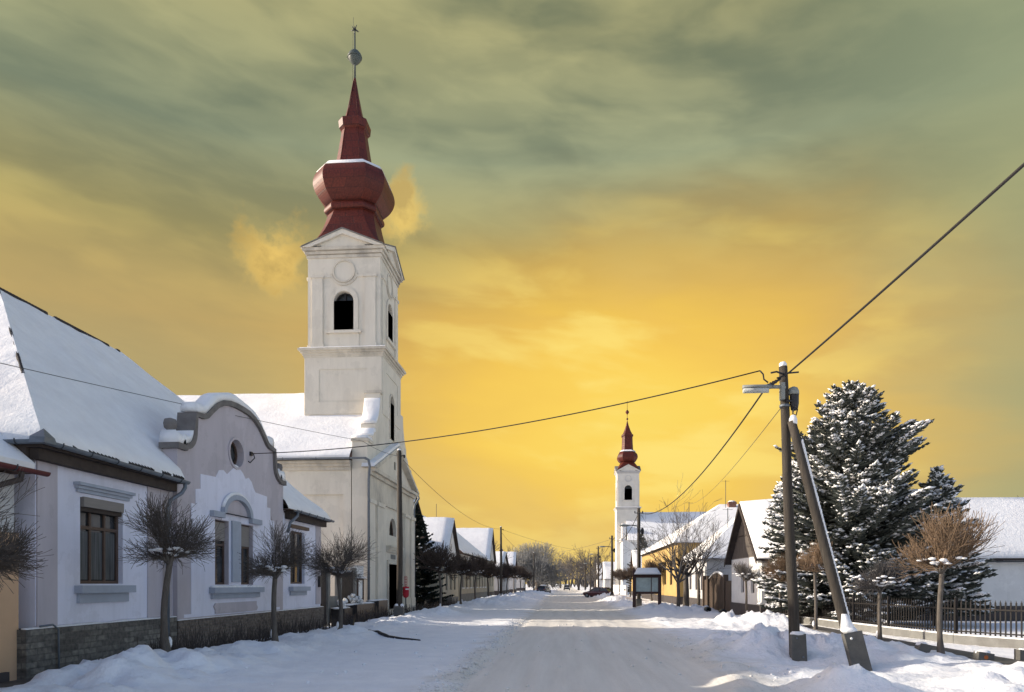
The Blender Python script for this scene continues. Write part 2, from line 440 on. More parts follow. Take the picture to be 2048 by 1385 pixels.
p = MB(); p.box(-11.1, -9.75, 8.5, 15.2, -.3, -.055); o = p.build('pavement', M['path']); o['kind'] = 'structure'
p = MB(); p.box(10.25, 11.1, 16, 33, -.3, .035); o = p.build('footpath', M['path']); o['kind'] = 'structure'
p = MB(); p.box(-10.05, -9.88, 15.5, 64, -.3, .015); o = p.build('kerb', M['stonewall']); o['kind'] = 'structure'

# ------------------------------------------------------------------ generic architecture
def arch(cx, z0, z1, w, n=10, f=None):
    """arched opening outline in (u, z): springing at z1-w/2"""
    r = w / 2; s = z1 - r
    pts = [(cx - r, z0), (cx + r, z0)] + [(cx + r * math.cos(q), s + r * math.sin(q)) for q in [math.pi * i / n for i in range(n + 1)]]
    return pts
def circ(cx, cz, rx, rz, n=20): return [(cx + rx * math.cos(2 * math.pi * i / n), cz + rz * math.sin(2 * math.pi * i / n)) for i in range(n)]
def rect(u0, u1, z0, z1): return [(u0, z0), (u1, z0), (u1, z1), (u0, z1)]
class Face:
    """maps (u, z, out) to world: face on plane, o = origin, U = horizontal unit, Nn = outward normal"""
    def __init__(s, o, U, Nn): s.o = V(o); s.U = V(U); s.N = V(Nn)
    def p(s, u, z, out=0): return s.o + s.U * u + V((0, 0, z)) + s.N * out
    def loop(s, pts, out=0): return [s.p(u, z, out) for u, z in pts]
    def slab(s, mb, pts, o0, o1): mb.extrude(s.loop(pts, o0), s.N * (o1 - o0))
    def ring(s, mb, outer, inner, o0, o1): mb.panel(s.loop(outer, o1), [s.loop(inner, o1)], s.N * (o0 - o1))
def window(parent, F, u0, u1, z0, z1, depth=.14, mull=(1,), trans=(), fr=.07, glass='glass', frame='frame', arched=False, name='window', curtain=True):
    """frame + pane set back in a reveal"""
    mb = MB()
    out = arch((u0 + u1) / 2, z0, z1, u1 - u0) if arched else rect(u0, u1, z0, z1)
    inn = arch((u0 + u1) / 2, z0 + fr, z1 - fr, u1 - u0 - 2 * fr) if arched else rect(u0 + fr, u1 - fr, z0 + fr, z1 - fr)
    F.ring(mb, out, inn, -depth - .05, -depth)
    for k in mull:
        u = u0 + (u1 - u0) * k; F.slab(mb, rect(u - fr * .45, u + fr * .45, z0 + fr, z1 - fr * (1 if not arched else 1.2)), -depth - .045, -depth - .005)
    for k in trans:
        z = z0 + (z1 - z0) * k; F.slab(mb, rect(u0 + fr, u1 - fr, z - fr * .5, z + fr * .5), -depth - .047, -depth + .004)
    w = mb.build(name, M[frame], parent)
    g = MB(); F.slab(g, out, -depth - .06, -depth - .052)
    g.build('pane', M[glass], w)
    return w

# ------------------------------------------------------------------ long house on the left with its street gable
XF = -11.2
house = thing('long_house', 'lilac plastered house with a tall snowy hipped roof and a curved gable facing the street', 'house', (-14, 23, 0))
F = Face((XF, 0, 0), (0, 1, 0), (1, 0, 0))
EZ = 4.85
holes = [rect(21.5, 24.85, 1.5, 4.3), rect(15.7, 17.3, 1.9, 3.92), rect(28.4, 30.0, 1.9, 4.1)]
mb = MB()
mb.panel(F.loop(rect(14.3, 32.0, -.4, EZ + .05)), [F.loop(h) for h in holes], (-.35, 0, 0))
mb.box(-22.6, XF - .352, 14.3, 14.6, -.4, EZ); mb.box(-22.6, XF - .352, 31.7, 32.0, -.4, EZ); mb.box(-22.9, -22.6, 14.3, 32, -.4, EZ)
mb.build('wall', M['lilac'], house)
mb = MB()
for a, b in ((14.32, 14.92), (18.35, 19.55), (31.35, 31.98)): F.slab(mb, rect(a, b, .98, 4.52), 0, .035)
mb.build('pilaster', M['pink'], house, label='mauve plaster pilaster strips')
# plinths
mb = MB(); mb.box(XF - .03, XF + .16, 13.85, 19.55, -.4, .95); mb.box(-12.5, XF - .03, 13.85, 14.297, -.4, .95); mb.build('stone_plinth', M['stone'], house)
mb = MB(); mb.box(XF - .03, XF + .16, 19.62, 32.02, -.4, .84); mb.build('brick_plinth', M['brickp'], house)
mb = MB()
for a, b, z in ((13.85, 19.55, .95), (19.62, 32.0, .84)):
    n = 40
    ring0 = []
    pts = [(b - (b - a) * i / n) for i in range(n + 1)]
    for i in range(n):
        h1 = .035 + .03 * noise.noise(V((pts[i] * 1.3, 1, 1))); h2 = .035 + .03 * noise.noise(V((pts[i + 1] * 1.3, 1, 1)))
        mb.add([(XF + .04, pts[i], z), (XF + .165, pts[i], z), (XF + .165, pts[i + 1], z), (XF + .04, pts[i + 1], z),
                (XF + .04, pts[i], z + h1), (XF + .15, pts[i], z + h1 * .6), (XF + .15, pts[i + 1], z + h2 * .6), (XF + .04, pts[i + 1], z + h2)],
               [(0, 1, 5, 4), (1, 2, 6, 5), (2, 3, 7, 6), (4, 5, 6, 7), (0, 4, 7, 3)], True)
mb.build('plinth_snow', M['roofsnow'], house)
# window left bay
w = window(house, F, 15.7, 17.3, 1.9, 3.92, .12, (1 / 3, 2 / 3), (.66,), .075)
mb = MB(); F.slab(mb, rect(15.76, 17.26, 3.70, 3.93), -.10, .06); mb.build('shutter_box', M['blind'], w)
mb = MB(); F.slab(mb, rect(15.72, 17.28, 3.60, 3.70), -.12, -.02); mb.build('shutter_dark_strip', M['soffit'], w)  # dark strip just below the shutter box
mb = MB(); F.slab(mb, rect(15.79, 17.21, 2.0, 3.15), -.1712, -.166); mb.build('curtain', M['curtain'], w)
mb = MB(); F.slab(mb, rect(15.5, 17.55, 1.68, 1.86), 0, .20); F.slab(mb, rect(15.58, 17.45, 1.45, 1.68), 0, .07); mb.build('sill', M['greyblue'], w)
mb = MB()
for i, (o1, za, zb) in enumerate(((.06, 4.02, 4.10), (.11, 4.10, 4.17), (.17, 4.17, 4.24))): F.slab(mb, rect(15.55 - .04 * i, 17.5 + .04 * i, za, zb), 0, o1)
mb.build('lintel', M['greyblue'], w)
# wing window
w = window(house, F, 28.4, 30.0, 1.9, 4.1, .12, (.5,), (.66,), .075)
mb = MB(); F.slab(mb, rect(28.2, 30.2, 1.6, 1.78), 0, .2); F.slab(mb, rect(28.3, 30.1, 1.42, 1.6), 0, .07); mb.build('sill', M['greyblue'], w)
mb = MB(); F.slab(mb, rect(28.2, 30.25, 4.2, 4.34), 0, .12); mb.build('lintel', M['frame'], w)
mb = MB(); F.slab(mb, rect(31.55, 31.85, 1.75, 2.25), .036, .14); mb.build('letter_box', M['iron'], house)
# --- roof (hipped) : eave rectangle and ridge
def hip_roof(name, m, parent, x0, x1, y0, y1, ez, rx0, rx1, ry0, ry1, rz, lift=0, under=.0, sub=0, seed=0, amp=.03, notch=None):
    """solid hipped roof; eaves (x0..x1, y0..y1) at ez, ridge between (rx0,ry0),(rx1,ry1); lift thickens it as a snow blanket"""
    mb = MB()
    E = [V((x0, y0, ez)), V((x1, y0, ez)), V((x1, y1, ez)), V((x0, y1, ez))]
    A, B = V((rx0, ry0, rz)), V((rx1, ry1, rz))
    alongy = abs(ry1 - ry0) > abs(rx1 - rx0)
    if alongy: quads = [(E[0], E[1], A, A), (E[1], E[2], B, A), (E[2], E[3], B, B), (E[3], E[0], A, B)]
    else: quads = [(E[0], E[1], B, A), (E[1], E[2], B, B), (E[2], E[3], A, B), (E[3], E[0], A, A)]
    n = max(1, sub)
    for q in quads:
        g = []
        for j in range(n + 1):
            row = []
            for i in range(n + 1):
                u = i / n; v = j / n
                p = (q[0] * (1 - u) + q[1] * u) * (1 - v) + (q[3] * (1 - u) + q[2] * u) * v
                d = noise.noise(p * .6 + V((seed, 0, 0))) * amp + noise.noise(p * 2 + V((seed, 4, 0))) * amp * .4
                rim = min(1, v / .03 + .35)
                p = p + V((0, 0, lift * rim + (d if lift else 0)))
                row.append(p)
            g.append(row)
        vs = [p for r in g for p in r]; fs = []
        for j in range(n):
            for i in range(n): fs.append((j * (n + 1) + i, j * (n + 1) + i + 1, (j + 1) * (n + 1) + i + 1, (j + 1) * (n + 1) + i))
        b0 = len(vs)
        vs += [q[0] * (1 - i / n) + q[1] * (i / n) for i in range(n + 1)]
        for i in range(n): fs.append((b0 + i, b0 + i + 1, i + 1, i))
        mb.add(vs, fs, bool(lift))
    mb.add(E, [(3, 2, 1, 0)])
    o = mb.build1(name, m, parent)
    if notch:
        import bmesh
        bm = bmesh.new(); bm.from_mesh(o.data); off = BASE[o.name]
        ya, yb, xc = notch
        for co, no in (((0, ya - off.y, 0), (0, 1, 0)), ((0, yb - off.y, 0), (0, 1, 0)), ((xc - off.x, 0, 0), (1, 0, 0))):
            bmesh.ops.bisect_plane(bm, geom=bm.verts[:] + bm.edges[:] + bm.faces[:], plane_co=co, plane_no=no)
        kill = [f for f in bm.faces if f.calc_center_median().x + off.x > xc and ya < f.calc_center_median().y + off.y < yb]
        bmesh.ops.delete(bm, geom=kill, context='FACES'); bm.to_mesh(o.data); bm.free()
    return o
hip_roof('roof', M['tile'], house, -23.2, -10.80, 14.0, 32.35, EZ, -17, -17, 20.2, 26.15, 10.6, notch=(19.62, 27.28, -11.35))
hip_roof('roof_snow', M['roofsnow'], house, -23.25, -10.84, 14.0, 32.35, EZ + .02, -17, -17, 20.2, 26.15, 10.62, lift=.20, sub=46, seed=3, amp=.085, notch=(19.62, 27.28, -11.35))
# bare ridge and hip tiles poking through the snow
mb = MB()
def tileline(a, b, n, r, keep):
    a, b = V(a), V(b)
    for i in range(n):
        if not keep(i / n): continue
        p = a.lerp(b, i / n); q = a.lerp(b, (i + 1.06) / n)
        mb.tube([p, q], [r, r * .9], 6, False)
tileline((-17, 20.2, 10.78), (-17, 26.0, 10.78), 44, .085, lambda t: noise.noise(V((t * 7, 0, 2))) > -.22)
tileline((-10.95, 14.1, 5.12), (-17, 20.2, 10.78), 80, .05, lambda t: t > .30 and noise.noise(V((t * 11, 1, 0))) > -.3)
mb.build('ridge_tiles', M['dktile'], house)
mb = MB()
for k in range(34):
    y = 15.0 + k * .135
    if noise.noise(V((y * 2, 0, 0))) > -.1: mb.tube([(-10.98, y, EZ + .15), (-10.80, y, EZ + .02)], [.05, .055], 6)
mb.build('eave_tiles', M['dktile'], house)
# soffit, fascia and gutter for a bay
mb = MB()
for a, b in ((14.02, 19.55), (27.7, 32.32)):
    mb.box(-11.19, -10.83, a, b, EZ - .10, EZ - .03); mb.box(-11.185, -10.98, a + .1, b - .1, EZ - .33, EZ - .10)
mb.box(-22, -11.2, 14.03, 14.29, EZ - .30, EZ - .03)
mb.build('eaves', M['soffit'], house)
def gutter(parent, a, b, r=.085, m='zinc', brackets=6, mbk='dkmetal'):
    a, b = V(a), V(b); d = (b - a).normalized(); side = V((0, 0, 1)).cross(d).normalized()
    mb = MB(); n = 8; rings = []
    for p in (a, b):
        ring = [p + side * (r * math.cos(q)) + V((0, 0, r * math.sin(q))) for q in [math.pi + math.pi * i / n for i in range(n + 1)]]
        ring += [p + side * ((r - .012) * math.cos(q)) + V((0, 0, (r - .012) * math.sin(q))) for q in [2 * math.pi - math.pi * i / n for i in range(n + 1)]]
        rings.append(ring)
    mb.rings(rings)
    g = mb.build('gutter', M[m], parent)
    if brackets:
        mb = MB()
        for k in range(brackets):
            p = a.lerp(b, (k + .5) / brackets)
            pts = [p + side * ((r + .008) * math.cos(q)) + V((0, 0, (r + .008) * math.sin(q))) for q in [math.pi * .92 + math.pi * 1.16 * i / 8 for i in range(9)]]
            mb.tube(pts, .014, 5)
        mb.build('bracket', M[mbk], g)
    return g
gutter(house, (-10.74, 13.95, EZ + .03), (-10.74, 19.6, EZ - .03))
gutter(house, (-10.74, 27.75, EZ + .02), (-10.74, 32.4, EZ - .02), brackets=5)
gutter(house, (-14.5, 13.93, EZ + .03), (-10.66, 13.93, EZ + .03), brackets=3)
mb = MB(); mb.add([(-10.64, 13.83, EZ - .04), (-10.98, 13.83, EZ - .04), (-10.63, 14.2, EZ - .04), (-10.98, 13.86, EZ + .10), (-10.67, 14.18, EZ + .10), (-10.75, 13.96, EZ + .27), (-10.63, 13.83, EZ + .07)],
       [(0, 1, 3, 6), (6, 3, 5), (0, 6, 4, 2), (6, 5, 4), (1, 2, 4, 5, 3)]); mb.build('gutter_corner', M['zinc'], house)
mb = MB(); mb.tube([(-10.74, 19.45, EZ - .08), (-10.74, 19.45, EZ - .22), (-10.80, 19.38, EZ - .38), (-11.0, 19.12, EZ - .62), (-11.04, 19.08, EZ - .85), (-11.04, 19.08, .1)], .055, 10)
mb.build('downpipe', M['zinc'], house)
mb = MB(); mb.tube([(-10.74, 28.0, EZ - .05), (-10.74, 28.0, EZ - .2), (-10.95, 27.75, EZ - .5), (-11.02, 27.66, EZ - .9)], .06, 10); mb.build('downpipe', M['zinc'], house)
mb = MB(); mb.tube([(-11.02, 14.2, 1.0), (-11.0, 14.55, 1.02), (-10.98, 14.7, .92), (-10.98, 14.72, -.2)], .022, 8); mb.build('drain_pipe', M['zinc'], house)
# --- curved gable (wall dormer) ; profile measured on its plane
XG = -11.06
def arcpts(cy, cz, r, a0, a1, n=8, ry=None):
    ry = ry or r
    return [(cy + r * math.cos(R(a0 + (a1 - a0) * i / n)), cz + ry * math.sin(R(a0 + (a1 - a0) * i / n))) for i in range(n + 1)]
top = [(19.60, 5.78), (20.0, 5.78)]
top += arcpts(19.95, 6.45, .62, -80, 0, 8, .62) + [(20.62, 6.92), (21.05, 6.95)]
left = [(21.25, 7.02), (21.55, 7.25), (21.9, 7.5), (22.3, 7.68), (22.75, 7.78), (23.2, 7.81)]
prof_l = top + left
mir = lambda p: (46.9 - p[0], p[1])
prof = [(a, b) for a, b in prof_l] + [mir(p) for p in reversed(prof_l)]
FG = Face((XG, 0, 0), (0, 1, 0), (1, 0, 0))
g_outline = [(19.62, .84), (27.28, .84)] + [p for p in reversed(prof)]
gh = [rect(21.8, 22.72, 1.88, 3.95), rect(23.62, 24.55, 1.88, 3.95), circ(23.25, 6.3, .5, .46, 24)]
gable = MB(); gable.panel(FG.loop(g_outline), [FG.loop(h) for h in gh], (-.42, 0, 0)).build('gable_wall', M['pink'], house, label='curved mauve gable wall')
gable = house.children[-1]
for ch in house.children:
    if ch.name.startswith('gable_wall'): gable = ch
mb = MB(); mb.box(-13.4, XG - .425, 19.62, 20.1, EZ - 1, 5.76); mb.box(-13.4, XG - .425, 26.8, 27.28, EZ - 1, 5.76); mb.box(-12.9, XG - .425, 21.3, 25.6, EZ - 1, 6.5)
mb.build('gable_return', M['pale'], house)
# lilac field with cut corners, sits 12 mm proud of the wall
fld = [(19.95, .9), (26.95, .9), (26.95, 1.0), (26.4, 1.0), (26.4, 4.3), (26.05, 4.3), (26.05, 4.75), (25.75, 4.75), (25.75, 5.15), (24.75, 5.18), (24.6, 5.3), (24.45, 5.5), (24.2, 5.62), (23.95, 5.55), (23.75, 5.72), (23.45, 5.85), (23.1, 5.8), (22.85, 5.66), (22.6, 5.5), (22.35, 5.6), (22.05, 5.55), (21.85, 5.3), (20.9, 5.25), (20.9, 4.8), (20.6, 4.75), (20.6, 4.3), (20.35, 4.3), (20.35, 1.0), (19.95, 1.0)]
mb = MB(); mb.panel(FG.loop(fld, .014), [FG.loop(rect(21.78, 22.74, 1.86, 3.97), .014), FG.loop(rect(23.6, 24.57, 1.86, 3.97), .014)], (-.013, 0, 0)); mb.build('plaster_field', M['lilac'], gable)
# coping following the profile, dark, and snow on it
def strip(mb, pr, x0, x1, t0, t1, smooth=False, seed=None, lim=None):
    """ribbon along profile pr between offsets t0..t1 (normal to it, in the YZ plane), from x0 to x1"""
    n = len(pr); rings = []
    for i, (y, z) in enumerate(pr):
        a = pr[max(0, i - 1)]; b = pr[min(n - 1, i + 1)]
        d = V((0, b[0] - a[0], b[1] - a[1])).normalized(); nn = V((0, -d.z, d.y))
        o1 = t1
        if seed is not None:
            flat = max(.12, nn.z) ** 1.3
            o1 = t0 + (t1 - t0) * flat * (1 + .4 * noise.noise(V((y * 1.1, z * 1.1, seed))))
        e = .06 if seed is not None else 0
        P = V((0, y, z))
        c = [P + nn * t0 + V((x0, 0, 0)), P + nn * t0 + V((x1, 0, 0)), P + nn * (t0 + (o1 - t0) * (.55 if e else 1)) + V((x1, 0, 0))]
        if e: c += [P + nn * o1 + V((x1 - e, 0, 0)), P + nn * o1 + V((x0 + e, 0, 0))]
        c += [P + nn * (t0 + (o1 - t0) * (.55 if e else 1)) + V((x0, 0, 0))]
        rings.append(c)
    return mb.rings(rings, smooth)
def dense(pr, k=3):
    out = []
    for a, b in zip(pr, pr[1:]):
        for i in range(k): out.append((a[0] + (b[0] - a[0]) * i / k, a[1] + (b[1] - a[1]) * i / k))
    return out + [pr[-1]]
cp = [(19.50, 5.78)] + prof[1:-1] + [(27.40, 5.78)]
mb = MB(); strip(mb, cp, XG - .50, XG + .10, .004, .17); mb.build('coping', M['capmat'], gable)
mb = MB()
strip(mb, dense([p for p in cp if p[0] <= 20.6], 3), XG - .47, XG + .06, .172, .50, True, 1)
strip(mb, dense([p for p in cp if 20.6 < p[0] < 26.3], 2), XG - .47, XG + .06, .172, .48, True, 2)
strip(mb, dense([p for p in cp if p[0] >= 26.3], 3), XG - .47, XG + .06, .172, .50, True, 3)
mb.build('coping_snow', M['roofsnow'], gable)
for yy in (19.62, 27.3):
    mb = MB(); mb.lathe([(.07, 0), (.07, .25), (.05, .28), (.17, .38), (.19, .5), (.16, .62), (.03, .66)], (XG - .22, yy, 6.0), 12); mb.build('finial', M['capmat'], gable)
# oval window, twin windows, arch moulding
w = window(gable, FG, 22.74, 23.76, 5.83, 6.77, .16, (.5,), (.5,), .05, name='oval_window') if False else None
mb = MB(); FG.ring(mb, circ(23.25, 6.3, .50, .46, 24), circ(23.25, 6.3, .43, .39, 24), -.24, -.18); FG.slab(mb, rect(23.22, 23.28, 5.9, 6.7), -.235, -.185); ow = mb.build('oval_window', M['frame'], gable)
mb = MB(); FG.slab(mb, circ(23.25, 6.3, .5, .46, 24), -.27, -.25); mb.build('pane', M['glass'], ow)
mb = MB(); FG.ring(mb, circ(23.25, 6.3, .58, .54, 24), circ(23.25, 6.3, .505, .465, 24), .0, .05); mb.build('moulding', M['pink'], ow)
mb = MB(); mb.blob((XG - .06, 23.25, 5.86), .1, .3, .07, 3, amp=.1); mb.build('snow', M['roofsnow'], ow)
for a, b in ((21.8, 22.72), (23.62, 24.55)):
    w = window(gable, FG, a, b, 1.88, 3.95, .14, (.5,) if a > 23 else (.35,), (.62,), .065)
    mb = MB(); FG.slab(mb, rect(a + .05, b - .05, 3.3 if a < 23 else 3.2, 3.9), -.13, -.10); mb.build('roller_blind', M['blind'], w, label='half lowered pale blind')
mb = MB(); FG.slab(mb, rect(22.86, 23.48, 1.95, 4.0), .015, .08)
mb.build('window_pier', M['greyblue'], gable)
mb = MB()
FG.slab(mb, rect(21.45, 22.2, 4.02, 4.2), .0, .16); FG.slab(mb, rect(24.2, 25.0, 4.02, 4.2), 0, .16)
FG.ring(mb, arcpts(23.2, 4.2, 1.06, 0, 180, 16, .68), arcpts(23.2, 4.2, .88, 0, 180, 16, .52), .0, .16)
mb.build('arch_moulding', M['greyblue'], gable)
mb = MB(); FG.slab(mb, arcpts(23.2, 4.2, .86, 0, 180, 14, .5), .015, .03); mb.build('tympanum', M['pink'], gable)
mb = MB(); strip(mb, list(reversed(arcpts(23.2, 4.2, 1.06, 15, 165, 12, .68))), XG + .02, XG + .15, .0, .09, True, 5); mb.build('snow', M['roofsnow'], gable)
mb = MB(); FG.slab(mb, rect(21.4, 25.05, 1.6, 1.78), .0, .22); FG.slab(mb, rect(21.5, 24.95, 1.42, 1.6), .0, .1); mb.build('sill', M['greyblue'], gable)
mb = MB()
for k in range(12): mb.blob((XG + .1, 21.6 + k * .3, 1.79), .10, .2, .05 + .03 * rnd.random(), k, amp=.3)
mb.build('sill_snow', M['roofsnow'], gable)
mb = MB(); FG.slab(mb, [(21.75, .95), (24.75, .95), (24.85, 1.05), (24.75, 1.15), (24.75, 1.28), (21.75, 1.28), (21.65, 1.18), (21.75, 1.06)], .015, .06); mb.build('apron_panel', M['pink'], gable)
mb = MB(); mb.tube([(XG + .02, 24.35, 6.5), (XG + .12, 24.35, 6.5), (XG + .14, 24.4, 6.35), (XG + .06, 24.2, 6.15), (XG + .02, 24.15, 6.2)], .02, 6); mb.box(XG, XG + .07, 24.28, 24.42, 6.42, 6.56); mb.build('wire_hook', M['iron'], gable)

# ------------------------------------------------------------------ peach neighbour at the left edge
nb = thing('peach_house', 'peach plastered house with dark red gutter at the left edge', 'house', (-13, 11, 0))
mb = MB(); mb.box(-16, -11.25, 5, 13.9, -.4, 2.95); mb.build('wall', M['peach'], nb)
mb = MB(); mb.box(-16, -11.33, 5, 13.88, 2.953, 4.15); mb.build('upper_wall', M['pale'], nb)
mb = MB(); mb.box(-11.4, -11.16, 5, 13.55, -.35, .12); mb.build('plinth', M['dkplinth'], nb)
mb = MB(); mb.extrude([(-10.95, 5, 4.2), (-16, 5, 8.3), (-16, 5, 4.2)], (0, 9.1, 0)); mb.build('roof', M['tile'], nb)
mb = MB(); mb.extrude([(-11.0, 4.9, 4.26), (-10.98, 4.9, 4.4), (-11.1, 4.9, 4.5), (-16, 4.9, 8.55), (-16, 4.9, 8.32)], (0, 9.12, 0)); mb.build('roof_snow', M['roofsnow'], nb)
gutter(nb, (-10.86, 5, 4.24), (-10.86, 14.2, 4.24), .09, 'redgut', 5)
mb = MB(); mb.tube([(-10.86, 13.5, 4.15), (-10.88, 13.5, 4.0), (-11.1, 13.1, 3.8), (-11.18, 12.9, 3.5), (-11.18, 12.88, .1)], .06, 10); mb.build('downpipe', M['soffit'], nb)

# ------------------------------------------------------------------ churches
def sq_ring(cx, cy, z, a, c):
    c = min(c, a * .999)
    pts = [(a, -a + c), (a, a - c), (a - c, a), (-a + c, a), (-a, a - c), (-a, -a + c), (-a + c, -a), (a - c, -a)]
    return [V((cx + x, cy + y, z)) for x, y in pts]
def catmull(rows, k=4):
    out = []
    n = len(rows)
    for i in range(n - 1):
        p0 = rows[max(0, i - 1)]; p1 = rows[i]; p2 = rows[i + 1]; p3 = rows[min(n - 1, i + 2)]
        for j in range(k):
            t = j / k
            out.append(tuple(.5 * (2 * p1[q] + (p2[q] - p0[q]) * t + (2 * p0[q] - 5 * p1[q] + 4 * p2[q] - p3[q]) * t * t + (3 * p1[q] - p0[q] - 3 * p2[q] + p3[q]) * t ** 3) for q in range(3)))
    return out + [rows[-1]]
def profile_solid(rows, cx, cy, k=4): return [sq_ring(cx, cy, z, a, c) for z, a, c in catmull(rows, k)]

ch = thing('church', 'cream church with tall tower, red onion spire and snow covered nave roof', 'church', (-14, 45.3, 0))
CX, CY = -13.55, 45.25
# nave
mb = MB(); Fn = Face((0, 39.5, 0), (1, 0, 0), (0, -1, 0))
npan = [rect(-16.2, -12.5, -.2, 6.98), rect(-21.5, -17.0, -.2, 6.98)]
mb.panel(Fn.loop(rect(-34, -12.05, -.4, 8.9)), [Fn.loop(h) for h in npan], (0, .12, 0))
mb.box(-34, -12.05, 39.62, 51.0, -.4, 8.9)
mb.build('nave_wall', M['church'], ch)
mb = MB(); mb.extrude([(-34.3, 39.05, 8.95), (-34.3, 51.45, 8.95), (-34.3, 45.25, 14.1)], (22.3, 0, 0)); mb.build('nave_roof', M['tile'], ch)
mb = MB()
n = 36
for side in (-1, 1):
    vs = []
    for j in range(n + 1):
        for i in range(n + 1):
            u = -34.35 + (22.35) * i / n; v = j / n
            y = 45.25 + side * 6.3 * (1 - v); z = 8.9 + 5.25 * v
            d = .08 * noise.noise(V((u * .5, y * .5, 7))) + .05 * noise.noise(V((u * 1.6, y * 1.6, 3)))
            vs.append((u, y, z + .2 * min(1, v / .03 + .3) + d))
    b = len(vs)
    fs = [(j * (n + 1) + i, j * (n + 1) + i + 1, (j + 1) * (n + 1) + i + 1, (j + 1) * (n + 1) + i) for j in range(n) for i in range(n)]
    vs += [(-34.35 + 22.35 * i / n, 45.25 + side * 6.2, 8.93) for i in range(n + 1)]
    fs += [(b + i, b + i + 1, i + 1, i) for i in range(n)]
    mb.add(vs, fs, True)
mb.build('nave_roof_snow', M['roofsnow'], ch)
mb = MB()
for o1, za, zb in ((.10, 8.35, 8.55), (.2, 8.55, 8.72), (.32, 8.72, 8.88)): mb.box(-34, -12.06, 39.5 - o1, 39.6, za, zb)
mb.build('nave_cornice', M['trim'], ch)
gutter(ch, (-34, 39.0, 8.98), (-11.0, 39.0, 8.98), .10, 'zinc', 12)
mb = MB(); mb.tube([(-11.1, 39.0, 8.92), (-10.92, 39.05, 8.85), (-10.86, 39.1, 8.5), (-10.95, 39.3, 8.1), (-11.0, 39.38, 7.8), (-11.0, 39.38, -.1)], .075, 10); mb.build('downpipe', M['zinc'], ch)
mb = MB(); mb.tube([(-11.1, 51.9, 8.7), (-10.8, 51.9, 8.6), (-10.7, 51.85, 8.2), (-10.95, 51.6, 7.7), (-11.0, 51.58, 7.3), (-11.0, 51.58, -.1)], .075, 10); mb.build('downpipe', M['zinc'], ch)
# facade
FX = -11.1; Ff = Face((FX, 0, 0), (0, 1, 0), (1, 0, 0))
mb = MB()
mb.panel(Ff.loop(rect(39.5, 51.5, -.4, 8.45)), [Ff.loop(rect(44.1, 46.9, .3, 3.15)), Ff.loop(arch(45.5, 5.0, 6.15, 1.9))], (-.9, 0, 0)); mb.build('facade_wall', M['church'], ch)
fac = mb
mb = MB()
for a, b in ((39.5, 40.6), (41.2, 42.6), (48.4, 49.8), (50.4, 51.5)):
    Ff.slab(mb, rect(a, b, .9, 6.5), .0, .16); Ff.slab(mb, rect(a - .08, b + .08, 6.5, 6.72), 0, .24); Ff.slab(mb, rect(a - .06, b + .06, -.3, .9), 0, .22)
mb.build('pilaster', M['church'], ch)
mb = MB()
for o1, za, zb in ((.12, 6.72, 6.9), (.08, 6.9, 8.1), (.25, 8.1, 8.3), (.45, 8.3, 8.5)): Ff.slab(mb, rect(39.5, 51.5, za, zb), -.0, o1)
mb.build('entablature', M['trim'], ch)
# pediment in front of the gable wall
mb = MB()
Ff.slab(mb, [(39.7, 8.5), (51.3, 8.5), (45.5, 10.6)], -.1, .12)
mb.build('pediment', M['church'], ch)
mb = MB()
for s_ in (-1, 1):
    mb.extrude([(FX - .3, 45.5 + s_ * 6.2, 8.5), (FX - .3, 45.5 + s_ * 5.6, 8.5), (FX - .3, 45.5, 10.58), (FX - .3, 45.5, 10.85)], (.8, 0, 0))
mb.build('pediment_rake', M['trim'], ch)
mb = MB()
for s_ in (-1, 1):
    mb.extrude([(FX - .32, 45.5 + s_ * 6.15, 8.53), (FX - .32, 45.5, 10.87), (FX - .32, 45.5, 11.05), (FX - .32, 45.5 + s_ * 6.0, 8.75)], (.74, 0, 0))
mb.build('pediment_snow', M['roofsnow'], ch)
mb = MB(); Ff.slab(mb, rect(45.35, 45.65, 9.3, 9.8), .12, .14); mb.build('pediment_vent', M['dkmetal'], ch)
# stepped baroque gable behind, with volutes
half = [(39.55, 8.46), (39.55, 10.15), (40.55, 10.15), (40.6, 10.5), (40.9, 10.75), (41.25, 10.85), (41.28, 11.35), (41.55, 11.55), (41.85, 11.95), (42.1, 12.5), (42.25, 13.1), (42.25, 13.45), (42.74, 13.45)]
gp = half + [(91.0 - y - .25, z) for y, z in reversed(half)]
mb = MB(); mb.extrude([(FX - .02, y, z) for y, z in gp], (-.88, 0, 0)); mb.build('gable_wall', M['church'], ch)
mb = MB()
strip(mb, dense([(40.62, 10.5), (40.9, 10.75), (41.25, 10.87)], 3), FX - .95, FX + .03, .02, .24, True, 4)
strip(mb, dense([(41.3, 11.37), (41.55, 11.57), (41.85, 11.97), (42.1, 12.52), (42.25, 13.12)], 3), FX - .95, FX + .03, .02, .30, True, 6)
strip(mb, dense([(39.5, 10.15), (40.5, 10.15)], 4), FX - .95, FX + .03, .02, .2, True, 8)
mb.build('gable_snow', M['roofsnow'], ch)
mb = MB()
mb.box(FX - .95, FX + .05, 39.48, 40.6, 10.0, 10.148); mb.box(FX - .98, FX + .06, 42.2, 42.74, 13.44, 13.62)
mb.build('gable_coping', M['trim'], ch)
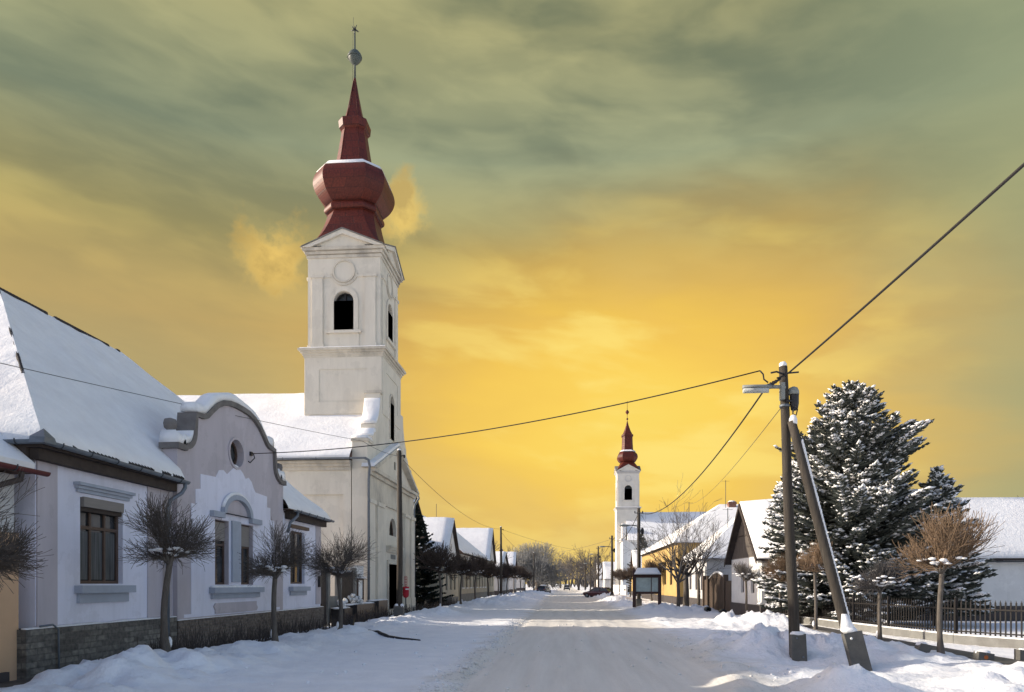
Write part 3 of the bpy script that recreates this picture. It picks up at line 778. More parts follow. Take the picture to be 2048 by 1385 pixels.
# door and lunette
d = MB(); Ff.slab(d, rect(44.1, 46.9, .3, 3.15), -.5, -.42)
door = d.build('door', M['gate'], ch)
mb = MB(); Ff.ring(mb, rect(43.85, 47.15, .3, 3.4), rect(44.1, 46.9, .29, 3.15), 0, .1); mb.build('surround', M['trim'], door)
mb = MB()
for o1, za, zb in ((.12, 3.9, 4.05), (.22, 4.05, 4.2), (.32, 4.2, 4.3)): Ff.slab(mb, rect(43.7, 47.3, za, zb), 0, o1)
mb.build('canopy_moulding', M['trim'], door)
mb = MB(); Ff.slab(mb, rect(44.9, 46.1, 3.5, 3.78), 0, .03); mb.build('plaque', M['stonewall'], door)
w = MB(); Ff.ring(w, arch(45.5, 5.0, 6.15, 1.9), arch(45.5, 5.08, 6.07, 1.74), -.3, -.22); Ff.slab(w, rect(45.46, 45.54, 5.05, 6.05), -.29, -.23); w = w.build('lunette_window', M['frame'], ch)
mb = MB(); Ff.slab(mb, arch(45.5, 5.0, 6.15, 1.9), -.34, -.31); mb.build('pane', M['darkglass'], w)
# tower
def tower(ch, CX, CY, zb, zc, zt, a0, a1, win, lowwin, panel, medal, P='church', T='trim', sides=(0, 1, 2, 3), pk=1.0, pp=.0):
    """square tower: lower stage half-width a0 to zc, upper half-width a1 to zt"""
    dirs = [((1, 0, 0), (0, -1, 0)), ((0, 1, 0), (1, 0, 0)), ((-1, 0, 0), (0, 1, 0)), ((0, -1, 0), (-1, 0, 0))]
    lo = MB(); up = MB(); tr = MB(); pil = MB(); ped = MB(); med = MB(); pdr = MB()
    fl, fu = [], []
    for k, (U, Nn) in enumerate(dirs):
        e0 = a0 if k % 2 == 0 else a0 - .16; e1 = a1 if k % 2 == 0 else a1 - .36
        A = Face(V((CX, CY, 0)) + V(Nn) * a0, U, Nn); B = Face(V((CX, CY, 0)) + V(Nn) * a1, U, Nn)
        fl.append(A); fu.append(B)
        hl = []
        if k == 1 and lowwin: hl = [A.loop(arch(0, *lowwin))]
        lo.panel(A.loop(rect(-e0, e0, zb, zc)), hl, V(Nn) * -.16)
        up.panel(B.loop(rect(-e1, e1, zc, zt)), [B.loop(arch(0, win[0], win[1], win[2]))], V(Nn) * -.36)
        # raised frame of the sunk panel on the lower stage
        if panel: A.ring(lo, rect(-a0 + .02, a0 - .02, panel[0] - .75, panel[1] + .75), rect(-a0 + .9, a0 - .9, panel[0], panel[1]), 0.0, .045)
        for s_ in (-1, 1):
            u = s_ * (a1 - .62)
            B.slab(pil, rect(u - .34, u + .34, zc + .5, win[1] + .85), .0, .09); B.slab(pil, rect(u - .42, u + .42, win[1] + .85, win[1] + 1.02), 0, .15); B.slab(pil, rect(u - .40, u + .40, zc + .1, zc + .5), 0, .14)
            B.slab(pil, rect(min(s_ * (a1 - .95), s_ * .82), max(s_ * (a1 - .95), s_ * .82), win[1] + .87, win[1] + 1.0), 0, .06)
        B.ring(pil, arch(0, win[0] - .02, win[1] + .3, win[2] + .6), arch(0, win[0] - .03, win[1] + .02, win[2] + .04), .0, .07)
        B.slab(pil, rect(-win[2] / 2 - .5, win[2] / 2 + .5, win[0] - .2, win[0] - .03), 0, .2)
        B.slab(pil, rect(-win[2] / 2 - .35, win[2] / 2 + .35, zc + .15, win[0] - .2), 0, .05)
        if medal:
            B.ring(med, circ(0, medal[0], medal[1] + .09, medal[1] + .09, 28), circ(0, medal[0], medal[1], medal[1], 28), 0, .07)
            B.slab(med, arcpts(0, medal[0], medal[1] + .27, 190, 350, 16) + list(reversed(arcpts(0, medal[0], medal[1] + .15, 190, 350, 16))), 0, .05)
        # pediment over each face
        q = a1 + .30
        B.slab(ped, [(-q + .14, zt + .17), (q - .14, zt + .17), (0, zt + pk - .08)], -.9, .16)
        for s_ in (-1, 1):
            pts = [(s_ * q, zt + .16), (s_ * (q - .55), zt + .16), (0, zt + pk - .22), (0, zt + pk + .06)]
            B.slab(ped, pts, -.9, .36)
            B.slab(pdr, [(s_ * (q + .02), zt + .18), (s_ * (q - .04), zt + .24), (0, zt + pk + .13), (0, zt + pk + .065)], -.9, .42)
    mid = [(zc - .42, .0, .06), (zc - .28, .0, .12), (zc - .14, 0, .22), (zc - .02, 0, .33)]
    for za, _, o1 in mid: tr.rings([sq_ring(CX, CY, za, a0 + o1, .001), sq_ring(CX, CY, za + .14, a0 + o1 + .02, .001)])
    for za, o1 in ((zt - .42, .06), (zt - .2, .14), (zt, .27)): tr.rings([sq_ring(CX, CY, za, a1 + o1, .001), sq_ring(CX, CY, za + .17, a1 + o1 + .015, .001)])
    lo.build('tower_lower_stage', M[P], ch); up.build('tower_upper_stage', M[P], ch)
    tr.build('tower_cornice', M[T], ch); pil.build('tower_pilaster', M[P], ch); ped.build('tower_pediment', M[P], ch); pdr.build('pediment_edge', M['stonewall'], ch)
    if medal: med.build('tower_medallion', M[T], ch)
    s = MB(); s.rings([sq_ring(CX, CY, zc + .13, a0 + .30, .01), sq_ring(CX, CY, zc + .19, a0 + .24, .01), sq_ring(CX, CY, zc + .25, a1 + .02, .01)]); s.build('cornice_snow', M['roofsnow'], ch)
    for k in range(4):
        B = fu[k]
        w = MB(); B.ring(w, arch(0, win[0], win[1], win[2]), arch(0, win[0] + .07, win[1] - .07, win[2] - .14), -.34, -.26); B.slab(w, rect(-.05, .05, win[0] + .07, win[1] - .08), -.33, -.25); B.slab(w, rect(-win[2] / 2 + .07, win[2] / 2 - .07, win[1] - .95, win[1] - .87), -.325, -.255)
        w = w.build('belfry_window', M['iron'], ch)
        g = MB(); B.slab(g, arch(0, win[0], win[1], win[2]), -.40, -.36); g.build('louvre', M['darkglass'], w)
    if lowwin:
        A = fl[1]; g = MB(); A.slab(g, arch(0, *lowwin), -.15, -.12); w = g.build('stair_window', M['glass'], ch)
        g = MB(); A.ring(g, arch(0, lowwin[0] - .1, lowwin[1] + .16, lowwin[2] + .32), arch(0, lowwin[0] - .11, lowwin[1] + .01, lowwin[2] + .02), .0, .06); g.build('surround', M[T], w)
tower(ch, CX, CY, 8, 16.25, 22.45, 2.42, 2.28, (17.55, 19.95, 1.2), (11.3, 14.0, .95), (13.1, 15.1), (21.2, .62), pk=1.15)
rows = [(22.64, 2.44, .02), (22.95, 2.26, .05), (23.4, 2.02, .2), (24.0, 1.80, .36), (24.8, 1.60, .5), (25.45, 1.48, .58)]
mb = MB(); mb.rings(profile_solid(rows, CX, CY)); mb.build('roof_skirt', M['red'], ch)
mb = MB(); mb.rings(profile_solid([(25.43, 1.50, .6), (25.52, 1.66, .66), (25.7, 1.70, .68), (25.88, 1.64, .66), (25.96, 1.50, .6)], CX, CY, 3)); mb.build('neck_ring', M['red'], ch)
mb = MB(); mb.rings(profile_solid([(25.94, 1.52, .6), (26.12, 1.76, .7), (26.5, 2.06, .84), (26.95, 2.26, .94), (27.4, 2.30, .95), (27.9, 2.16, .9), (28.25, 1.86, .78), (28.5, 1.42, .6), (28.62, 1.1, .46)], CX, CY, 4)); mb.build('onion_bulb', M['red'], ch)
mb = MB(); rr_ = profile_solid([(27.98, 2.12, .88), (28.28, 1.87, .79), (28.54, 1.44, .61), (28.7, 1.06, .44)], CX, CY, 4)
rr_ = [[V((p.x, p.y, p.z + .05 + (.10 * noise.noise(V((k * 3.1, j * .5, 2))) if j < 3 else 0))) for k, p in enumerate(r_)] for j, r_ in enumerate(rr_)]
mb.rings(rr_, True); mb.build('bulb_snow', M['roofsnow'], ch)
mb = MB(); mb.rings(profile_solid([(28.6, 1.10, .46), (29.8, .91, .38), (31.15, .72, .30)], CX, CY, 2)); mb.build('spire_shaft', M['red'], ch)
mb = MB(); mb.rings([sq_ring(CX, CY, z, a, a * .42) for z, a in ((31.1, .73), (31.22, .88), (31.66, .92), (31.72, .90), (31.86, .62))]); mb.build('spire_collar', M['red'], ch)
mb = MB(); mb.rings([sq_ring(CX, CY, z, a, a * .42) for z, a in ((31.84, .60), (32.6, .42), (33.6, .24), (34.75, .06))]); mb.build('spire', M['red'], ch)
mb = MB()
for z0_, z1_, a0_, a1_ in ((28.7, 31.1, 1.08, .73), (31.9, 34.5, .6, .1)):
    for sx__, sy__, tt_ in ((1, -1, .42), (-1, -1, .42)):
        mb.tube([(CX + sx__ * a0_ * (1 - .42), CY - a0_, z0_), (CX + sx__ * a1_ * (1 - .42), CY - a1_, z1_)], .03, 5)
mb.build('seam', M['red'], ch)
def finial(ch, x, y, z0, z1, zball, rball, extra=None, m='ball'):
    mb = MB(); mb.tube([(x, y, z0), (x, y, z1 - .4)], [.075, .045], 8); rod = mb.build('finial_rod', M[m], ch)
    mb = MB(); mb.lathe([(.04, -rball * 1.15), (rball * .55, -rball * .85), (rball * .9, -rball * .4), (rball, 0), (rball * .9, rball * .45), (rball * .55, rball * .85), (.04, rball * 1.1)], (x, y, zball), 14); mb.lathe([(rball * 1.06, -.05), (rball * 1.06, .05)], (x, y, zball), 14); mb.build('ball', M[m], rod)
    mb = MB()
    for k in range(9):
        q = k * .7; e = (k % 3 - 1) * .7
        mb.tube([(x, y, z1 - .45), (x + .3 * math.cos(q) * math.cos(e), y + .3 * math.sin(q) * math.cos(e), z1 - .45 + .3 * math.sin(e))], [.05, .012], 5)
    mb.tube([(x - .1, y, z1 - .5), (x - .1, y, z1 + .35)], .012, 5)
    mb.build('star', M['dkmetal'], rod)
    mb = MB(); mb.tube([(x - .16, y, z0), (x - .14, y, zball - rball), (x - .55, y, zball), (x - .14, y, zball + rball), (x - .12, y, z1 - .5)], .012, 5)
    mb.build('lightning_rod', M['thincable'], rod)
finial(ch, CX, CY, 34.6, 38.35, 36.1, .44)

# far church on the right side
ch2 = thing('church', 'distant white church with slim red spire on the right of the street', 'church', (15, 167.5, 0))
C2X, C2Y = 14.75, 167.5
tower(ch2, C2X, C2Y, -.4, 19.4, 27.7, 2.65, 2.5, (21.2, 24.6, 1.7), None, None, (26.2, .6), 'cream', 'pale', pk=1.6)
mb = MB(); mb.rings(profile_solid([(27.9, 2.66, .02), (28.5, 2.35, .1), (29.4, 2.0, .5), (30.1, 1.5, .6)], C2X, C2Y)); mb.build('roof_skirt', M['red'], ch2)
mb = MB(); mb.rings(profile_solid([(30.05, 1.4, .6), (30.5, 1.95, .85), (31.2, 2.3, 1.0), (32.0, 2.15, .95), (32.6, 1.6, .7), (32.9, 1.25, .55)], C2X, C2Y)); mb.build('onion_bulb', M['red'], ch2)
mb = MB(); mb.rings(profile_solid([(32.85, 1.3, .55), (33.8, 1.25, .52), (34.6, 1.2, .5), (36.2, 1.15, .48)], C2X, C2Y, 2)); mb.build('spire_shaft', M['red'], ch2)
mb = MB(); mb.rings([sq_ring(C2X, C2Y, z, a, a * .42) for z, a in ((36.15, 1.18), (36.3, 1.32), (36.6, 1.32), (36.75, 1.1), (37.6, .72), (38.8, .33), (39.9, .08))]); mb.build('spire', M['red'], ch2)
mb = MB(); mb.rings([sq_ring(C2X, C2Y, z, a, a * .42) for z, a in ((32.6, 1.85), (32.85, 1.6), (33.05, 1.26))]); mb.build('bulb_snow', M['roofsnow'], ch2)
mb = MB(); mb.lathe([(.05, 39.7), (.05, 40.1), (.28, 40.4), (.05, 40.7), (.05, 41.4), (.42, 41.9), (.42, 42.1), (.05, 42.6), (.04, 44.6)], (C2X, C2Y, 0), 10); mb.build('finial', M['red'], ch2)
mb = MB(); mb.box(13.5, 42, 159.5, 175.5, -.4, 11.6); mb.build('nave_wall', M['white'], ch2)
mb = MB(); mb.extrude([(14.2, 159.0, 11.6), (14.2, 176, 11.6), (14.2, 167.5, 18.6)], (28.2, 0, 0)); mb.build('nave_roof', M['roofsnow'], ch2)
mb = MB(); mb.box(13.0, 13.5, 159.3, 175.7, -.4, 11.9); mb.box(13.05, 13.9, 161.0, 164.6, 11.9, 15.5); mb.box(13.05, 13.9, 170.4, 174, 11.9, 15.5); mb.build('facade_wall', M['white'], ch2)
mb = MB(); mb.box(12.7, 13.0, 159.2, 175.8, 11.4, 12.1); mb.box(12.72, 13.0, 159.2, 175.8, .0, 1.1); mb.build('cornice', M['pale'], ch2)

# ------------------------------------------------------------------ plain houses further along the street
def gable_house(label, side, xf, y0, y1, eave, ridge, length, wall, gabm=None, ridge_off=0, winds=(), over=.35, plinth='dkplinth', pl=.7, snow=.22, rake=None, group=None, name='house', thick=.14):
    """house standing gable-on to the street; side=-1 left, +1 right; xf = street face"""
    h = thing(name, label, 'house', (xf + side * 4, (y0 + y1) / 2, 0), group)
    ym = (y0 + y1) / 2; xb = xf + side * length
    Fs = Face((xf, 0, 0), (0, 1, 0), (-side, 0, 0))
    wh = [rect(a, b, c, d) for a, b, c, d in winds]
    mb = MB(); mb.panel(Fs.loop(rect(y0, y1, -.3, eave)), [Fs.loop(r_) for r_ in wh], (side * .3, 0, 0))
    x0, x1 = sorted((xf + side * .3, xb)); mb.box(x0, x1, y0, y1, -.3, eave - .001)
    mb.build('wall', M[wall], h)
    mb = MB(); mb.extrude([(xf, y0, eave), (xf, y1, eave), (xf, ym, ridge - .05)], (side * .25, 0, 0)); mb.build('gable', M[gabm or wall], h)
    sl = (ridge - eave) / (ym - y0); xo = xf - side * over
    ez = eave - over * sl
    for s_ in (-1, 1):
        ye = ym + s_ * (ym - y0 + over)
    mb = MB()
    prof_ = [(y0 - over, ez), (ym, ridge), (y1 + over, ez), (y1 + over, ez + thick), (ym, ridge + thick * 1.2), (y0 - over, ez + thick)]
    mb.extrude([(xo, a, b) for a, b in prof_], (side * (length + over), 0, 0)); rf = mb.build('roof', M['soffit'], h)
    mb = MB(); n = 14; m_ = 24
    for s_ in (-1, 1):
        vs = []; fs = []
        for j in range(n + 1):
            for i in range(m_ + 1):
                u = xo + side * (.02 + (length + over) * i / m_); v = j / n
                yy = ym + s_ * (ym - y0 + over + .03) * (1 - v); zz = ez + thick + (ridge + thick * .25 - ez) * v
                d = .07 * noise.noise(V((u * .6, yy * .6, 1))) + .04 * noise.noise(V((u * 2, yy * 2, 1)))
                vs.append((u, yy, zz + snow * min(1, v / .06 + .4) * min(1, i / 1 + .55) + d * (1 if snow else 0)))
        fs += [(j * (m_ + 1) + i, j * (m_ + 1) + i + 1, (j + 1) * (m_ + 1) + i + 1, (j + 1) * (m_ + 1) + i) for j in range(n) for i in range(m_)]
        b = len(vs)
        vs += [(xo + side * (.02 + (length + over) * i / m_), ym + s_ * (ym - y0 + over), ez + thick) for i in range(m_ + 1)]
        fs += [(b + i, b + i + 1, i + 1, i) for i in range(m_)]
        b = len(vs)
        vs += [(xo + side * .02, ym + s_ * (ym - y0 + over) * (1 - j / n), ez + thick + (ridge + thick * .2 - ez) * j / n) for j in range(n + 1)]
        fs += [(b + j, b + j + 1, (j + 1) * (m_ + 1), j * (m_ + 1)) for j in range(n)]
        mb.add(vs, fs, True)
    mb.build('roof_snow', M['roofsnow'], rf)
    if plinth:
        mb = MB(); x0, x1 = sorted((xf - side * .06, xb)); mb.box(x0, x1, y0 - .06, y1 + .06, -.3, pl); mb.build('plinth', M[plinth], h)
    for a, b, c, d in winds: window(h, Fs, a, b, c, d, .12, (.5,), (), .06)
    return h, Fs
def hip_house(label, side, xf, y0, y1, eave, ridge, length, wall, winds=(), over=.45, plinth='dkplinth', pl=.7, hipd=None, group=None):
    h = thing('house', label, 'house', (xf + side * 4, (y0 + y1) / 2, 0), group)
    xb = xf + side * length; ym = (y0 + y1) / 2
    Fs = Face((xf, 0, 0), (0, 1, 0), (-side, 0, 0))
    mb = MB(); mb.panel(Fs.loop(rect(y0, y1, -.3, eave)), [Fs.loop(rect(*w_)) for w_ in winds], (side * .3, 0, 0))
    x0, x1 = sorted((xf + side * .3, xb)); mb.box(x0, x1, y0, y1, -.3, eave - .001); mb.build('wall', M[wall], h)
    hd = hipd or (ym - y0) * .8
    x0, x1 = sorted((xf - side * over, xb + side * over)); r0, r1 = sorted((xf + side * hd, xb - side * hd * .6))
    hip_roof('roof', M['soffit'], h, x0, x1, y0 - over, y1 + over, eave - .08, r0, r1, ym, ym, ridge)
    hip_roof('roof_snow', M['roofsnow'], h, x0, x1, y0 - over, y1 + over, eave - .06, r0, r1, ym, ym, ridge + .02, lift=.26, sub=24, seed=y0)
    if plinth:
        mb = MB(); x0, x1 = sorted((xf - side * .06, xb)); mb.box(x0, x1, y0 - .06, y1 + .06, -.3, pl); mb.build('plinth', M[plinth], h)
    for a, b, c, d in winds: window(h, Fs, a, b, c, d, .12, (.5,), (.66,), .07)
    return h, Fs
def mast(h, x, y, z0, z1, arms=0):
    mb = MB(); mb.tube([(x, y, z0), (x, y, z1)], .03, 6)
    for k in range(arms): mb.tube([(x - .4, y, z1 - .1 - .18 * k), (x + .4, y, z1 - .1 - .18 * k)], .012, 5)
    mb.build('antenna', M['dkmetal'], h)
def chimney(h, x, y, z0, z1, w=.3):
    mb = MB(); mb.box(x - w, x + w, y - w, y + w, z0, z1); mb.box(x - w - .06, x + w + .06, y - w - .06, y + w + .06, z1 - .25, z1 - .1); c = mb.build('chimney', M['brickred'], h)
    mb = MB(); mb.blob((x, y, z1), w * 1.05, w * 1.05, .16, 2, amp=.1); mb.build('snow', M['roofsnow'], c)
# right side
rh, Fr = gable_house('long white house with a dark weathered timber gable behind the big spruce', 1, 10.2, 37.6, 44.2, 3.35, 6.3, 40, 'white', 'timber', winds=((39.0, 39.7, 1.4, 2.5), (41.2, 41.9, 1.4, 2.5)), over=.32, pl=.78, thick=.12)
mb = MB()
for s_ in (-1, 1): mb.extrude([(9.87, 40.9 + s_ * 3.63, 2.93), (9.87, 40.9 + s_ * 3.63, 3.17), (9.87, 40.9, 6.42), (9.87, 40.9, 6.16)], (-.05, 0, 0))
mb.build('verge_board', M['soffit'], rh)
mb = MB()
for k in range(29): Fr.slab(mb, rect(37.8 + k * .222, 37.805 + k * .222 + .012, 3.4, 3.42 + max(.05, (2.9 * (1 - abs(37.8 + k * .222 - 40.9) / 3.3)) * .9)), 0.0, .018)
Fr.slab(mb, rect(39.3, 42.5, 4.6, 4.66), 0, .03)
mb.build('board_joints', M['soffit'], rh)
mb = MB()
for k in range(9): mb.box(12.5 + k * 3.1, 12.62 + k * 3.1, 37.22, 37.58, 2.98, 3.08)
mb.build('rafter_ends', M['soffit'], rh)
gutter(rh, (9.9, 37.2, 3.05), (50, 37.2, 3.05), .07, 'dkmetal', 0)
mb = MB(); mb.tube([(13.2, 37.2, 2.98), (13.2, 37.5, 2.7), (13.2, 37.53, .1)], .05, 8); mb.build('downpipe', M['pale'], rh)
gh_, Fg = hip_house('grey plastered house with hipped snowy roof beyond the brown arched gate', 1, 11.0, 55.9, 65.0, 3.9, 7.9, 26, 'pale', ((57.2, 58.2, 1.4, 3.0), (59.6, 60.6, 1.4, 3.0), (62.4, 63.4, 1.4, 3.0)), hipd=4.2)
mast(gh_, 13.2, 58.5, 5.6, 8.0, 1)
mb = MB(); mb.tube([(10.5, 55.5, 3.75), (10.7, 55.7, 3.4), (10.92, 55.85, 3.2), (10.92, 55.85, 0)], .06, 8); mb.build('downpipe', M['pale'], gh_)
yh, Fy = hip_house('sunlit yellow house with a high snowy roof behind the notice board', 1, 10.5, 66.5, 97, 5.75, 10.6, 34, 'yellow', tuple((70 + k * 4.2, 71.5 + k * 4.2, 1.8, 4.2) for k in range(6)), hipd=7.0)
chimney(yh, 18.6, 80.5, 10.0, 11.0, .4); mast(yh, 12.8, 74, 7.5, 10.3, 1); mast(yh, 17.6, 79, 10.2, 13.2, 1)
gable_house('small house with an orange sunlit gable below the distant white church', 1, 11.0, 110, 117, 3.2, 6.9, 14, 'yellow', 'peach', winds=((112, 113, 1.3, 2.6), (114, 115, 1.3, 2.6)))  # orange sunlight on the gable put into its peach colour
gable_house('small white house at the far end beside the distant church tower', 1, 10.6, 186, 196, 3.2, 7.4, 14, 'white', winds=((188, 189.4, 1.2, 2.8), (192, 193.4, 1.2, 2.8)))
gable_house('white gabled house far down the right side of the street', 1, 10.2, 215, 226, 3.4, 8.0, 14, 'white')
wl = thing('garden_wall', 'low white garden wall in front of the distant church', 'wall', (10.6, 140, 0))
mb = MB(); mb.box(10.5, 10.8, 122, 158, -.3, 1.5); mb.build('wall', M['white'], wl)
mb = MB(); mb.box(10.42, 10.88, 122, 158, 1.5, 1.66); mb.build('coping_snow', M['roofsnow'], wl)
# left side
gable_house('house with a pale gable and broad snowy roof just past the dark spruce', -1, -11.0, 64.2, 73.2, 3.9, 8.0, 22, 'beige', 'white', winds=((65.6, 66.6, 1.3, 3.0), (68.2, 69.2, 1.3, 3.0), (70.6, 71.6, 1.3, 3.0)), pl=.6, plinth='stonewall')
tr_ = gable_house('taller house with a brown tiled gable roof set back behind the dark spruce', -1, -13.0, 54.5, 66.5, 5.6, 9.3, 18, 'beige', 'tile', snow=.1, plinth=None)[0]
lh = thing('house', 'long beige house with a row of windows and snowy eaves along the left pavement', 'house', (-14, 88, 0))
Fl = Face((-11.0, 0, 0), (0, 1, 0), (1, 0, 0))
wl_ = [(76.2 + k * 3.1, 77.4 + k * 3.1, 1.5, 3.6) for k in range(8)]
mb = MB(); mb.panel(Fl.loop(rect(74.6, 101, -.3, 5.2)), [Fl.loop(rect(*w_)) for w_ in wl_], (-.3, 0, 0)); mb.box(-20, -11.3, 74.6, 101, -.3, 5.19); mb.build('wall', M['beige'], lh)
for w_ in wl_:
    w = window(lh, Fl, *w_, .12, (.5,), (.66,), .08)
    mb = MB(); Fl.slab(mb, rect(w_[0] - .12, w_[1] + .12, w_[2] - .14, w_[2] - .01), 0, .12); mb.build('sill', M['white'], w)
mb = MB()
for k in range(42): Fl.slab(mb, rect(75.0 + k * .62, 75.25 + k * .62, 4.55, 4.85), 0, .1)
Fl.slab(mb, rect(74.6, 101, 4.88, 5.06), 0, .16); Fl.slab(mb, rect(74.6, 101, 4.3, 4.42), 0, .08); mb.build('eaves_frieze', M['white'], lh)
mb = MB(); mb.extrude([(-10.5, 74.3, 5.1), (-15.5, 74.3, 9.2), (-20.5, 74.3, 5.1)], (0, 27, 0)); rf_ = mb.build('roof', M['tile'], lh)
mb = MB(); mb.extrude([(-10.5, 74.2, 5.12), (-10.5, 74.2, 5.3), (-15.5, 74.2, 9.45), (-20.5, 74.2, 5.3), (-20.5, 74.2, 5.12), (-15.5, 74.2, 9.22)], (0, 27, 0)); mb.build('roof_snow', M['roofsnow'], lh)
mb = MB(); mb.box(-11.0, -10.94, 74.6, 101, -.3, .8); mb.build('plinth', M['stonewall'], lh)
gutter(lh, (-10.42, 74.3, 5.15), (-10.42, 101, 5.12), .08, 'dkmetal', 0)
mast(lh, -14.5, 80, 8.4, 11.0)
gable_house('tall house with a steep dark gable at the end of the long beige facade', -1, -10.9, 101.2, 110.5, 5.4, 9.9, 18, 'beige', 'pale', winds=((102.6, 103.6, 1.5, 3.6), (105, 106, 1.5, 3.6), (107.6, 108.6, 1.5, 3.6)))
hb = gable_house('far snowy roofed house with a narrow gable near the big frosty tree', -1, -10.8, 152, 161, 4.2, 8.6, 16, 'pale', 'soffit', winds=((154, 155.2, 1.4, 3.2), (157, 158.2, 1.4, 3.2)))[0]
chimney(hb, -14, 158, 7.5, 9.6, .35)
gable_house('low house with snowy roof behind the row of far globe trees', -1, -10.8, 118, 140, 3.6, 7.4, 14, 'pale', winds=((121, 122, 1.3, 2.9), (125, 126, 1.3, 2.9), (129, 130, 1.3, 2.9), (134, 135, 1.3, 2.9)))
gable_house('far pale house beyond the frosty tree on the left pavement', -1, -11.5, 200, 212, 4.0, 8.5, 16, 'pale')

# belfry sliver at the right edge, beyond the long white house
bf = thing('wooden_belfry', 'dark wooden belfry top rising over the roof at the right edge', 'belfry', (41.0, 58, 0))
mb = MB(); mb.box(40.2, 42.6, 57, 59.4, -.3, 13.6); mb.build('wall', M['timber'], bf)
mb = MB(); mb.rings([sq_ring(41.4, 58.2, 13.6, 1.7, .01), sq_ring(41.4, 58.2, 16.2, .05, .01)]); mb.build('roof', M['tile'], bf)

# ------------------------------------------------------------------ yard gate, memorial, display case beside the church
yg = thing('yard_gate', 'brown boarded yard gate with arched snowy top between the two right hand houses', 'gate', (10.6, 50.5, 0))
Fy_ = Face((10.6, 0, 0), (0, 1, 0), (-1, 0, 0))
mb = MB(); Fy_.slab(mb, [(47.6, .05), (52.6, .05), (52.6, 2.25)] + [(52.6 - 5.0 * i / 12, 2.25 + .4 * math.sin(math.pi * i / 12)) for i in range(1, 12)] + [(47.6, 2.25)], 0, .07)
for k in range(16): Fy_.slab(mb, rect(47.75 + k * .31, 47.77 + k * .31, .1, 2.3), .07, .085)
mb.build('leaf', M['gate'], yg)
mb = MB(); strip(mb, [(47.6 + 5.0 * i / 14, 2.25 + .4 * math.sin(math.pi * i / 14)) for i in range(15)], 10.5, 10.62, .0, .14, True, 2); mb.build('snow', M['roofsnow'], yg)
for yy in (47.4, 52.8, 54.4):
    mb = MB(); mb.box(10.42, 10.7, yy - .16, yy + .16, -.2, 2.5); mb.build('gate_post', M['gate'], yg)
mb = MB(); mb.box(10.52, 10.6, 52.96, 54.25, .05, 2.2); mb.build('wicket', M['gate'], yg)
mb = MB(); mb.box(10.5, 10.64, 45.6, 47.24, -.2, 2.1); mb.build('side_panel', M['gate'], yg)

mm = thing('granite_memorial', 'stepped dark granite memorial blocks in front of the church wall', 'memorial', (-10.6, 36.5, 0))
mb = MB()
for a, b, h_, x1 in ((32.9, 34.4, .72, -10.35), (34.45, 37.0, .85, -10.2), (37.05, 38.9, .82, -10.45), (38.95, 40.6, .95, -10.3), (40.65, 41.9, .95, -10.55)): mb.box(-11.0, x1, a, b, -.3, h_)
mb.build('block', M['granite'], mm)
mb = MB(); mb.box(-10.32, -10.26, 34.7, 36.7, .15, .22); mb.box(-10.34, -10.26, 34.8, 36.4, .38, .44); mb.build('ledge', M['conc'], mm)
mb = MB()
for k in range(18):
    yy = 32.95 + k * .5; mb.blob((-10.7, yy, .86 + (.1 if yy > 38.9 else 0) - (.12 if yy < 34.4 else 0)), .3, .34, .05, k, amp=.3)
mb.build('snow', M['roofsnow'], mm)
for k, (yy, zz, lb) in enumerate(((33.4, 1.0, 'cream bouquet on the left end of the granite memorial'), (35.0, 1.15, 'upper white flower ball on the granite memorial'), (35.9, 1.02, 'lower white flower ball on the granite memorial'))):
    fl = thing('bouquet', lb, 'flowers', (-10.6, yy, .8), 'bouquets on the memorial')
    mb = MB()
    for j in range(26):
        d_ = V((rnd.gauss(0, 1), rnd.gauss(0, 1), rnd.gauss(0, 1))).normalized() * .2
        mb.blob((-10.6 + d_.x, yy + d_.y, zz + d_.z), .075, .075, .075, j, 6, 4)
    mb.build('blooms', M['flower'], fl)
    mb = MB(); mb.tube([(-10.6, yy, .75), (-10.6, yy, zz)], .03, 6); mb.build('stem', M['green'], fl)
gt = thing('dark_yard_gate', 'tall dark gate leaves between the lilac house and the church', 'gate', (-11.2, 34, 0))
for a, b, h_ in ((32.1, 32.75, 2.5), (34.9, 37.0, 2.6)):
    mb = MB(); mb.box(-11.3, -11.18, a, b, .0, h_); mb.build('leaf', M['soffit'], gt)
for yy in (32.95, 34.7, 37.25):
    mb = MB(); mb.box(-11.36, -11.1, yy - .16, yy + .16, -.2, 2.75); mb.build('gate_post', M['stonewall'], gt)
mb = MB(); mb.box(-11.29, -11.2, 33.1, 34.5, 0, 1.3); mb.build('low_panel', M['stonewall'], gt)
dc = thing('display_case', 'small wooden glazed display case on the white wall beside the church downpipe', 'display case', (-11.1, 38.2, 1.4))
mb = MB(); mb.box(-11.35, -11.24, 37.45, 39.2, -.2, 2.9); mb.build('back_wall', M['white'], dc)
mb = MB(); Fd = Face((-11.14, 0, 0), (0, 1, 0), (1, 0, 0)); Fd.ring(mb, rect(37.8, 38.95, 1.0, 2.2), rect(37.9, 38.85, 1.1, 2.1), -.1, 0); mb.build('frame', M['frame'], dc)
mb = MB(); Fd.slab(mb, rect(37.9, 38.85, 1.1, 2.1), -.08, -.06); mb.build('notice_sheet', M['label'], dc)
mb = MB(); mb.box(-11.24, -11.0, 37.75, 39.0, 2.2, 2.3); mb.build('snow', M['roofsnow'], dc)

